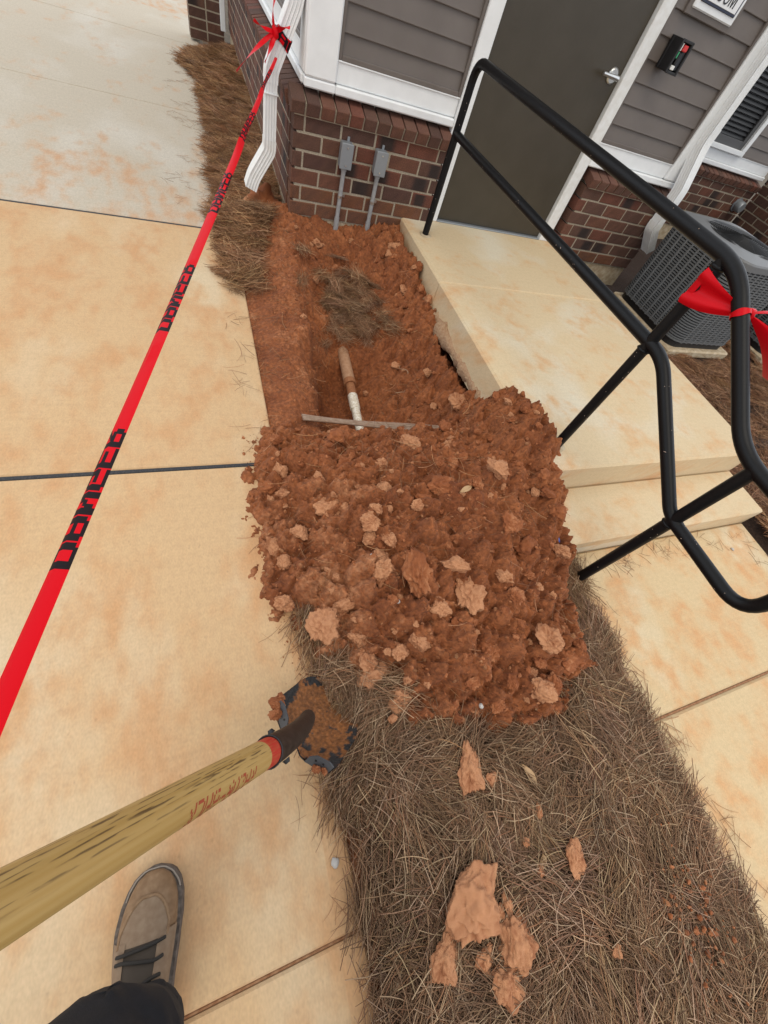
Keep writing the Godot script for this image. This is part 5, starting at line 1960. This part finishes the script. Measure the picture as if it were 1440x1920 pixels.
func build_clods():
	var pale := []
	var mid := []
	var wet := []
	for i in 7: pale.append(clod_mesh(400 + i, 4, 0.75, "pale"))
	for i in 6: mid.append(clod_mesh(430 + i, 4, 0.8, "mid"))
	for i in 6: wet.append(clod_mesh(460 + i, 3, 0.9, "wet"))
	var r := RandomNumberGenerator.new()
	r.seed = 19
	# clods lying on the pine straw: x, z, half length, half width, turn, label
	var lay := [
		[0.562, 0.165, 0.082, 0.045, 1.25, "long pale clay slab lying alone on the pine straw"],
		[0.455, 0.42, 0.10, 0.088, 0.4, "largest flat pale clay clod on the pine straw"],
		[0.535, 0.53, 0.075, 0.055, 1.1, "tall rounded clay clod touching the smaller round one on the straw"],
		[0.482, 0.578, 0.05, 0.046, 0.3, "round clay clod at the end of the cluster on the straw"],
		[0.352, 0.49, 0.06, 0.04, 0.9, "cracked triangular clay clod beside the cluster on the straw"],
		[0.776, 0.44, 0.052, 0.036, 1.0, "pale leaf-shaped clay clod apart from the cluster on the straw"],
		[0.792, 0.637, 0.02, 0.016, 0.2, "small lone clay lump on the straw toward the walkway"],
		[0.377, -0.02, 0.018, 0.016, 0.2, "small clay lump on the straw beside the shovel"],
		[0.448, 0.525, 0.036, 0.026, 0.5, "crumbled clay piece between the larger clods on the straw"],
		[0.50, 0.545, 0.022, 0.018, 0.1, "little clay chip wedged between the larger clods"],
		[0.545, 0.46, 0.033, 0.016, 1.5, "narrow clay sliver above the cluster on the straw"],
		[0.52, 0.465, 0.022, 0.016, 0.9, "small clay chip beside the narrow sliver on the straw"],
		[0.665, 0.43, 0.02, 0.012, 1.2, "thin clay chip beside a twig on the straw"],
		[0.655, 0.365, 0.015, 0.012, 1.2, "tiny clay chip near the leaf-shaped clod"],
		[0.62, 0.205, 0.026, 0.02, 0.3, "crumbly clay bit beside the long pale slab"],
		[0.725, 0.315, 0.026, 0.01, 1.3, "thin clay flake on the straw between the slab and the leaf-shaped clod"]]
	for q in lay:
		var o := put(pale[r.randi_range(0, 6)], "clay_clod", M.clod)
		var flat: float = clampf(0.42 * q[3], 0.008, 0.03)
		o.position = Vector3(q[0], maxf(soil_h(q[0], q[1]), 0.0) + 0.052 + flat * 0.5, q[1])
		o.basis = Basis(Vector3.UP, q[4]) * Basis(Vector3.RIGHT, r.randf_range(-0.12, 0.12)) * Basis.from_scale(Vector3(q[2], flat * 1.5, q[3]) * 0.86)
		tag(o, q[5], "clay clod", "clay clods on the pine straw")
	# crumbs strewn on the straw by the walkway edge
	var big := [
		[0.36, -0.165, 0.062, 0.05, 0, "broad crumbly clay clod at the foot of the heap"],
		[0.445, -0.198, 0.034, 0.028, 0, "rounded clay clod beside the broad one at the foot of the heap"],
		[0.23, -0.175, 0.032, 0.024, 0, "angular clay clod on the straw between heap and shovel"],
		[0.44, -0.615, 0.04, 0.034, 0, "knobbly pale clod high on the heap"],
		[0.335, -0.735, 0.06, 0.045, 0, "wide pale dusty clod on the heap toward the sidewalk"],
		[0.235, -0.335, 0.062, 0.05, 0, "large tan clod at the sidewalk side of the heap"],
		[0.312, -0.385, 0.03, 0.05, 0, "upright tan clod beside the large one on the heap"],
		[0.735, -0.312, 0.075, 0.05, 0, "pitted grainy clod resting on a moist slab of the heap"],
		[0.55, -0.405, 0.045, 0.085, 1, "folded brown clay slab in the middle of the heap"],
		[0.452, -0.46, 0.07, 0.042, 0, "tan crumbly slab beside the folded one on the heap"],
		[0.605, -0.29, 0.038, 0.034, 0, "lumpy tan clod below the folded slab"],
		[0.86, 0.035, 0.045, 0.04, 0, "ragged tan clod at the front toe of the heap"],
		[1.02, -0.03, 0.06, 0.04, 1, "moist orange clod jutting from the heap toward the walkway"],
		[0.94, -0.1, 0.05, 0.05, 0, "tan clod on the heap beside the jutting moist one"]]
	for q in big:
		var o := put((mid if q[4] == 1 else pale)[r.randi_range(0, 5)], "clay_clod", M.clod)
		var hh: float = q[3] * 0.6
		o.position = Vector3(q[0], surf(q[0], q[1]) + hh * 0.35, q[1])
		o.basis = Basis(Vector3.UP, r.randf_range(0, 6)) * Basis(Vector3.RIGHT, r.randf_range(-0.3, 0.3)) * Basis.from_scale(Vector3(q[2], hh, q[3]) * 1.05)
		tag(o, q[5], "clay clod", "named clods on the clay heap")
	# the many lumps of the heap itself
	var placed := []
	var tries := 0
	var labels := ["pale dry clay lump on the heap", "reddish clay lump on the heap", "moist dark red clay lump on the heap"]
	while placed.size() < 205 and tries < 9000:
		tries += 1
		var x := r.randf_range(0.1, 1.28)
		var z := r.randf_range(-1.2, 0.08)
		var h := heap_h(x, z)
		if h < 0.02 or h < soil_h(x, z) + 0.01: continue
		var sz := 0.011 + 0.031 * pow(r.randf(), 2.0)
		var ok := true
		for p in placed:
			if Vector2(x, z).distance_to(Vector2(p.x, p.y)) < (sz + p.z) * 0.85:
				ok = false
				break
		if not ok: continue
		placed.append(Vector3(x, z, sz))
		var dryness := 0.75 * smooth(0.85, 0.3, x) * smooth(-1.0, -0.7, z) + 0.25
		var k := 0 if r.randf() < dryness else (1 if r.randf() < 0.6 else 2)
		var o := put([pale, mid, wet][k][r.randi_range(0, 5)], "clay_clod", M.clod)
		o.position = Vector3(x, h + sz * 0.18, z)
		o.basis = Basis.from_euler(Vector3(r.randf_range(-0.6, 0.6), r.randf_range(0, 6.2), r.randf_range(-0.6, 0.6))) * Basis.from_scale(Vector3(sz * r.randf_range(0.9, 1.35), sz * r.randf_range(0.6, 0.95), sz * r.randf_range(0.85, 1.2)))
		var where := "toward the sidewalk" if x < 0.45 else ("toward the stoop" if x > 0.85 else "in the middle")
		if z > -0.25: where = "near the pine straw"
		elif z < -0.95: where = "along the pit edge"
		var size_word := "small " if sz < 0.016 else ("fist-sized " if sz > 0.028 else "")
		tag(o, size_word + labels[k] + " " + where, "clay clod", "lumps on the clay heap")
	# lumps in and around the pit
	for q in [[0.40, -3.06, 0.13, "wet", "big broken clay block under the downspout outlet"], [0.33, -3.10, 0.075, "pale", "tan clay block under the downspout outlet"], [0.46, -2.97, 0.07, "mid", "crumbling clay block between the downspout and the wall corner"], [0.735, -1.57, 0.04, "pale", "tan clay lump in the pit beside the pipe"], [0.47, -2.02, 0.022, "pale", "small tan lump on the soil strip beside the trench"], [0.62, -2.42, 0.03, "pale", "knobbly tan lump in the shallow end of the trench"], [0.66, -2.68, 0.035, "pale", "tan clay lump at the foot of the outlet conduit"], [1.16, -2.62, 0.05, "pale", "crumbly tan clay lump against the stoop corner"], [1.14, -1.32, 0.06, "pale", "greyish clay lump against the stoop above the pit"]]:
		var src: Array = pale if q[3] == "pale" else (wet if q[3] == "wet" else mid)
		var o := put(src[r.randi_range(0, 5)], "clay_clod", M.clod)
		var hh: float = surf(q[0], q[1])
		if q[1] < -2.95: hh = 0.08
		o.position = Vector3(q[0], hh + q[2] * 0.25, q[1])
		o.basis = Basis.from_euler(Vector3(r.randf_range(-0.4, 0.4), r.randf_range(0, 6.2), 0)) * Basis.from_scale(Vector3(q[2], q[2] * 0.75, q[2] * 0.9))
		tag(o, q[4], "clay clod", "clay lumps around the trench")
	var bank := 0
	while bank < 55:
		var x := r.randf_range(0.5, 1.24)
		var z := r.randf_range(-2.8, -1.25)
		var h := soil_h(x, z)
		if h < -0.3 or (x < 0.95 and z > -2.45 and r.randf() < 0.7): continue
		bank += 1
		var sz := 0.010 + 0.022 * pow(r.randf(), 2.0)
		var k := 0 if r.randf() < 0.3 else (1 if r.randf() < 0.6 else 2)
		var o := put([pale, mid, wet][k][r.randi_range(0, 5)], "clay_clod", M.clod)
		o.position = Vector3(x, h + sz * 0.1, z)
		o.basis = Basis.from_euler(Vector3(r.randf_range(-0.6, 0.6), r.randf_range(0, 6.2), r.randf_range(-0.6, 0.6))) * Basis.from_scale(Vector3(sz * r.randf_range(0.9, 1.4), sz * r.randf_range(0.6, 0.95), sz * r.randf_range(0.85, 1.2)))
		tag(o, ["pale dry clay lump on the dug slope of the trench", "reddish clay lump on the dug slope of the trench", "moist dark red clay lump on the dug slope of the trench"][k] + (" by the stoop" if x > 1.0 else (" by the brick wall" if z < -2.45 else " beside the pit")), "clay clod", "lumps on the trench slopes")
	# crumbs: too many and too small to count
	var pts := []
	for i in 9000:
		var x := r.randf_range(0.06, 1.27)
		var z := r.randf_range(-2.84, 0.12)
		var y := surf(x, z)
		if z > -1.1 and heap_h(x, z) < maxf(soil_h(x, z), 0.0 if x < 0.19 else -1.0): continue
		if z < -1.2 and (x < 0.3 or r.randf() < 0.55): continue
		pts.append([Vector3(x, y, z), 0.0018 + 0.0075 * pow(r.randf(), 3.0)])
	for i in 500:   # crumbs on paving and straw beside the heap
		var x := r.randf_range(0.05, 0.2)
		var z := r.randf_range(-1.25, -0.1)
		if r.randf() > smooth(0.04, 0.2, x): continue
		pts.append([Vector3(x, 0.002, z), 0.0015 + 0.004 * pow(r.randf(), 3.0)])
	for i in 160:
		var x := 1.08 + 0.05 * r.randfn()
		var z := 0.68 + 0.09 * r.randfn()
		pts.append([Vector3(x, soil_h(x, z) + 0.066, z), 0.0022 + 0.008 * pow(r.randf(), 3.0)])
	crumbs("clay_crumbs", "loose crumbs of red clay strewn over heap and trench", clod_mesh(500, 1, 0.8, "mid"), pts, r)

func crumbs(called: String, label: String, mesh: Mesh, pts: Array, r: RandomNumberGenerator):
	var mm := MultiMesh.new()
	mm.transform_format = MultiMesh.TRANSFORM_3D
	mm.use_colors = true
	mm.mesh = mesh
	mm.instance_count = pts.size()
	for i in pts.size():
		var b := Basis.from_euler(Vector3(r.randf_range(0, 6), r.randf_range(0, 6), r.randf_range(0, 6))) * Basis.from_scale(Vector3(r.randf_range(0.7, 1.4), r.randf_range(0.6, 1.1), r.randf_range(0.7, 1.3)) * pts[i][1])
		mm.set_instance_transform(i, Transform3D(b, pts[i][0]))
		var k := r.randf_range(0.7, 1.35)
		var tan := r.randf() * r.randf()
		mm.set_instance_color(i, Color(k, k * (1.0 + 0.45 * tan), k * (1.0 + 0.9 * tan)))
	var o := MultiMeshInstance3D.new()
	o.multimesh = mm
	o.material_override = M.clod
	o.name = numbered(called)
	add_child(o)
	tag(o, label, "crumbs", "", "stuff")

# ---------------------------------------------------------------- pine straw
func needle_mesh(count: int, spread: float, seed_: int, aligned: float, lmin: float, lmax: float, thick := 1.0, lift := 1.0) -> ArrayMesh:
	var r := RandomNumberGenerator.new()
	r.seed = seed_
	var V := PackedVector3Array()
	var N := PackedVector3Array()
	var C := PackedColorArray()
	var I := PackedInt32Array()
	for k in count:
		var a := r.randf_range(-aligned, aligned)
		if r.randf() < 0.5: a += PI
		var len := r.randf_range(lmin, lmax)
		var rr := sqrt(r.randf()) * spread
		var pa := r.randf() * TAU
		var p := Vector3(cos(pa) * rr, r.randf_range(0.0, 0.02) * lift, sin(pa) * rr)
		var dir := Vector3(cos(a), r.randf_range(-0.10, 0.16) * lift, sin(a))
		p -= dir * len * 0.5
		var bend := r.randf_range(-7.0, 7.0)
		var droop := r.randf_range(-1.6, 0.2) * lift
		var rad := r.randf_range(0.0007, 0.00115) * thick
		var tone := r.randf()
		var c := Vector3(0.11, 0.058, 0.03).lerp(Vector3(0.38, 0.225, 0.125), pow(tone, 1.2))
		if r.randf() < 0.10: c = Vector3(0.42, 0.29, 0.18)
		if r.randf() < 0.12: c = Vector3(0.28, 0.135, 0.07)
		var col := Color(c.x, c.y, c.z)
		var segs := 4
		var base := V.size()
		for s in segs + 1:
			var side := dir.cross(Vector3.UP).normalized()
			var up := side.cross(dir).normalized()
			var q := rad * (1.0 if s < segs else 0.4)
			for j in 3:
				var an := TAU * j / 3.0
				var nn := side * cos(an) + up * sin(an)
				V.append(p + nn * q)
				N.append(nn)
				C.append(col)
			p += dir.normalized() * (len / segs)
			dir = dir.rotated(Vector3.UP, bend * len / segs)
			dir.y += droop * len / segs
		for s in segs:
			for j in 3:
				var a0 := base + s * 3 + j
				var a1 := base + s * 3 + (j + 1) % 3
				I.append_array([a0, a1, a0 + 3, a1, a1 + 3, a0 + 3])
	var ar := []
	ar.resize(Mesh.ARRAY_MAX)
	ar[Mesh.ARRAY_VERTEX] = V
	ar[Mesh.ARRAY_NORMAL] = N
	ar[Mesh.ARRAY_COLOR] = C
	ar[Mesh.ARRAY_INDEX] = I
	var m := ArrayMesh.new()
	m.add_surface_from_arrays(Mesh.PRIMITIVE_TRIANGLES, ar)
	return m

func scatter(called: String, label: String, mesh: Mesh, xf: Array, r: RandomNumberGenerator, tint := Color.WHITE):
	var mm := MultiMesh.new()
	mm.transform_format = MultiMesh.TRANSFORM_3D
	mm.use_colors = true
	mm.mesh = mesh
	mm.instance_count = xf.size()
	for i in xf.size():
		mm.set_instance_transform(i, xf[i])
		var k := r.randf_range(0.75, 1.25)
		mm.set_instance_color(i, Color(k * tint.r, k * tint.g * r.randf_range(0.94, 1.04), k * tint.b * r.randf_range(0.88, 1.04)))
	var o := MultiMeshInstance3D.new()
	o.multimesh = mm
	o.material_override = M.straw
	o.name = numbered(called)
	add_child(o)
	tag(o, label, "pine straw", "", "stuff")

func straw_xf(x: float, y: float, z: float, r: RandomNumberGenerator, tilt := 0.18, sc0 := 0.8, sc1 := 1.2, along := 0.0) -> Transform3D:
	var yaw := n_big.get_noise_2d(x * 0.9 + 20.0, z * 0.9) * 5.0 + r.randf_range(-0.9, 0.9)
	yaw = lerpf(yaw, 1.57 + r.randf_range(-0.35, 0.35), along)
	var b := Basis(Vector3.UP, yaw) * Basis(Vector3.RIGHT, r.randf_range(-tilt, tilt)) * Basis(Vector3.BACK, r.randf_range(-tilt, tilt))
	var k := r.randf_range(sc0, sc1)
	b = b * Basis.from_scale(Vector3(k if r.randf() < 0.5 else -k, k, k))
	return Transform3D(b, Vector3(x, y, z))

func build_straw():
	var r := RandomNumberGenerator.new()
	r.seed = 23
	var dense := needle_mesh(64, 0.06, 1, 0.75, 0.07, 0.19)
	var loose := needle_mesh(5, 0.08, 2, 1.6, 0.05, 0.13, 1.0, 0.1)
	var xf := []
	# the bed in front of the heap
	for i in 2600:
		var x := r.randf_range(0.14, 1.34)
		var z := r.randf_range(-0.55, 1.7)
		var wob := 0.035 * n_big.get_noise_2d(x * 0.5 + 4.0, z * 1.6)
		if x < 0.185 + wob or x > 1.275 + wob + 0.07 * smooth(0.3, -0.25, z): continue
		var h := heap_h(x, z) if z < 0.2 else -0.1
		if h > 0.012: continue
		if z < -0.15 and x > 0.35 and x < 1.13: continue
		if z < -0.42 and x < 0.5: continue
		var ground := maxf(soil_h(x, z), -0.01)
		var e := smooth(0.15, 0.34, x) * smooth(1.36, 1.16, x)
		var thickness := r.randf_range(0.0, 0.010 + 0.032 * e)
		if x < 0.31 and z > 0.12 and r.randf() < 0.8 * smooth(0.31, 0.25, x): continue
		xf.append(straw_xf(x, ground + 0.004 + thickness, z, r, 0.14, 0.8, 1.2, smooth(0.34, 0.22, x) * 0.9 + smooth(1.18, 1.28, x) * 0.6))
	scatter("pine_straw", "brown pine needle mulch covering the bed in front of the clay heap", dense, xf, r)
	# strip along the side wall
	xf = []
	for i in 1500:
		var z := lerpf(-6.55, -2.25, r.randf())
		var x0 := 0.14 - 0.16 * exp(-pow((z + 6.15) / 0.28, 2.0)) - 0.05 * exp(-pow((z + 3.1) / 0.2, 2.0)) + 0.04 * n_big.get_noise_2d(z * 1.2, 3.0)
		var x1 := 0.50 if z < -3.2 else lerpf(0.50, 0.25, smooth(-3.2, -2.5, z))
		var x := r.randf_range(x0, x1)
		if r.randf() < 1.1 * smooth(-2.75, -2.1, z): continue
		if Vector2(x - 0.41, z + 3.04).length() < 0.12: continue
		var ground := 0.03 + 0.05 * smooth(0.2, 0.5, x) if z < -2.95 else maxf(soil_h(x, z), 0.0)
		xf.append(straw_xf(x, ground * smooth(0.1, 0.25, x) + r.randf_range(0.002, 0.045) * smooth(x0 - 0.05, x0 + 0.12, x) + 0.003, z, r, 0.3))
	scatter("pine_straw", "brown pine needle mulch in the strip along the side wall", dense, xf, r, Color(1.15, 1.02, 0.85))
	# clump fallen into the trench
	xf = []
	for i in 120:
		var x := 0.79 + 0.085 * r.randfn()
		var z := -2.24 + 0.13 * r.randfn()
		xf.append(straw_xf(x, soil_h(x, z) + r.randf_range(0.0, 0.05), z, r, 0.5, 0.5, 0.85))
	scatter("pine_straw", "clump of pine needles fallen into the trench above the pipe", dense, xf, r, Color(1.1, 1.02, 0.95))
	# yard by the condensers
	var m := grid_mesh(2.7, 6.2, -4.2, 2.2, 0.1, func(x, z): return 0.012 + 0.02 * n_big.get_noise_2d(x, z) - 0.04 * smooth(2.8, 2.7, x), func(x, y, z): return Color(0.06, 0.035, 0.02))
	var yard := put(m, "planting_bed", M.soil)
	tag(yard, "dark soil of the bed around the condenser units", "", "", "structure")
	xf = []
	for i in 1500:
		var x := 2.74 + 2.6 * pow(r.randf(), 1.3)
		var z := r.randf_range(-2.45, 0.9)
		if x > 3.15 and x < 4.0 and z > -2.68 and z < -1.82: continue
		if z > -0.3 and x < 2.76: continue
		xf.append(straw_xf(x, 0.02 + r.randf_range(0.0, 0.03), z, r))
	scatter("pine_straw", "brown pine needle mulch around the condenser units", dense, xf, r, Color(0.95, 0.8, 0.68))
	m = grid_mesh(0.188, 0.53, -7.0, -2.93, 0.04, func(x, z): return 0.0 + 0.07 * smooth(0.2, 0.5, x) + 0.008 * n_mid.get_noise_2d(x, z), func(x, y, z): return bed_color(x, y, z))
	var strip_o := put(m, "planting_bed", M.soil)
	tag(strip_o, "dark soil of the strip along the side wall", "", "", "structure")
	# single needles on soil, heap and paving
	xf = []
	for i in 210:
		var x := r.randf_range(0.08, 1.2)
		var z := r.randf_range(-2.8, 0.1)
		var h := surf(x, z)
		if h < -0.2: continue
		xf.append(straw_xf(x, h + 0.006, z, r, 0.25, 0.5, 1.1))
	for i in 40:   # beside the paving edges
		var z := r.randf_range(-1.2, 1.6)
		xf.append(straw_xf(0.155 + 0.022 * r.randfn(), 0.004, z, r, 0.04, 0.4, 0.9))
	for i in 24:
		var x := r.randf_range(1.36, 2.66)
		xf.append(straw_xf(x, 0.003, -0.40 + 0.035 * absf(r.randfn()), r, 0.04, 0.4, 0.8))
	for i in 46:
		xf.append(straw_xf(1.34 + 0.035 * absf(r.randfn()), 0.004, r.randf_range(-0.4, 1.6), r, 0.06, 0.5, 1.0))
	for i in 22:
		xf.append(straw_xf(2.6 + 0.05 * r.randfn(), 0.004, r.randf_range(-0.42, 1.2), r, 0.06, 0.5, 1.0))
	for i in 60:
		xf.append(straw_xf(r.randf_range(-0.15, 0.16), 0.004, -3.1 - 3.4 * r.randf(), r, 0.04, 0.4, 0.8))
	scatter("loose_needles", "single pine needles strewn over clay and paving edges", loose, xf, r, Color(1.25, 1.1, 0.95))

# ---------------------------------------------------------------- litter
func build_litter():
	var r := RandomNumberGenerator.new()
	r.seed = 41
	var pm := mat(lin(0.42, 0.40, 0.37), 0.7)
	for q in [[0.152, 0.252, 0.012, "pale grey pebble on the clay edge of the sidewalk"], [0.338, -0.14, 0.008, "pale pebble at the foot of the heap near the broad clod"], [0.47, -0.34, 0.008, "white pebble stuck in the front of the heap"], [0.415, -0.5, 0.006, "tiny white pebble on the heap beside the tan slab"], [0.66, 0.02, 0.008, "pale pebble among the needles at the front of the heap"], [2.42, -0.30, 0.009, "shiny grey pebble by the right end of the step"]]:
		var o := put(clod_mesh(600 + int(q[0] * 100), 2, 0.25, "pebble"), "pebble", pm)
		var h: float = surf(q[0], q[1]) if q[0] < 2 else 0.0
		o.position = Vector3(q[0], h + q[2] * 0.4, q[1])
		o.scale = Vector3(q[2], q[2] * 0.7, q[2] * 1.1)
		tag(o, q[3], "pebble", "pebbles")
	var c := st()
	tube(c, [Vector3.ZERO, Vector3(0, 0.006, 0), Vector3(0, 0.008, 0)], [0.015, 0.015, 0.012], 18)
	var cap := obj(c, "bottle_cap", mat(lin(0.03, 0.12, 0.5), 0.4), null, true)
	cap.position = Vector3(1.245, maxf(surf(1.245, -0.47), 0.06) + 0.004, -0.47)
	cap.rotation = Vector3(0.9, 0.4, -0.7)
	tag(cap, "blue plastic cap at the edge of the heap beside the step", "bottle cap")
	# dry leaves
	var lm := mat(lin(0.42, 0.27, 0.14), 0.7)
	for q in [[0.80, -0.66, 0.03, 0.3, "dry tan leaf standing on the moist part of the heap"], [0.735, 0.235, 0.04, 1.9, "curled grey-brown leaf on the straw"], [0.68, 0.415, 0.03, 0.9, "thin dry leaf among chips on the straw"]]:
		var s := st()
		s.set_smooth_group(1)
		for i in 8:
			var a := i / 8.0
			var b := (i + 1) / 8.0
			var f := func(u: float, v: float): return Vector3((u - 0.5) * 2.0 * q[2], 0.3 * q[2] * (v * v) + 0.25 * q[2] * sin(u * PI), v * sin(u * PI) * 0.36 * q[2])
			for v in [-1.0, 0.0]: quad(s, f.call(a, v), f.call(b, v), f.call(b, v + 1.0), f.call(a, v + 1.0))
		var o := obj(s, "dry_leaf", lm, null, true)
		o.position = Vector3(q[0], surf(q[0], q[1]) + (0.045 if q[1] > 0.1 else 0.01), q[1])
		o.rotation = Vector3(0.2, q[3], 0.15)
		tag(o, q[4], "leaf", "dry leaves")
	# bits of bark and twigs in the straw, dug roots in the pit wall
	for q in [[0.98, -1.62, 0.10, 0.3, "pale root sticking out of the pit wall"], [1.02, -1.75, 0.08, 1.4, "thin root curling over the trench slope"], [0.88, -1.45, 0.12, 0.2, "long thin root hanging across the pit"]]:
		var s := st()
		var pts := []
		for i in 8:
			var u := i / 7.0
			pts.append(Vector3((u - 0.5) * q[2], 0.012 * sin(u * 6.0), 0.02 * sin(u * 4.0 + q[3])))
		tube(s, pts, [0.0022, 0.0022, 0.002, 0.0018, 0.0016, 0.0014, 0.001, 0.0006], 6)
		var o := obj(s, "root", mat(lin(0.36, 0.24, 0.15), 0.8), null, true)
		o.position = Vector3(q[0], surf(q[0], q[1]) + 0.012, q[1])
		o.rotation.y = q[3]
		tag(o, q[4], "root", "exposed roots")
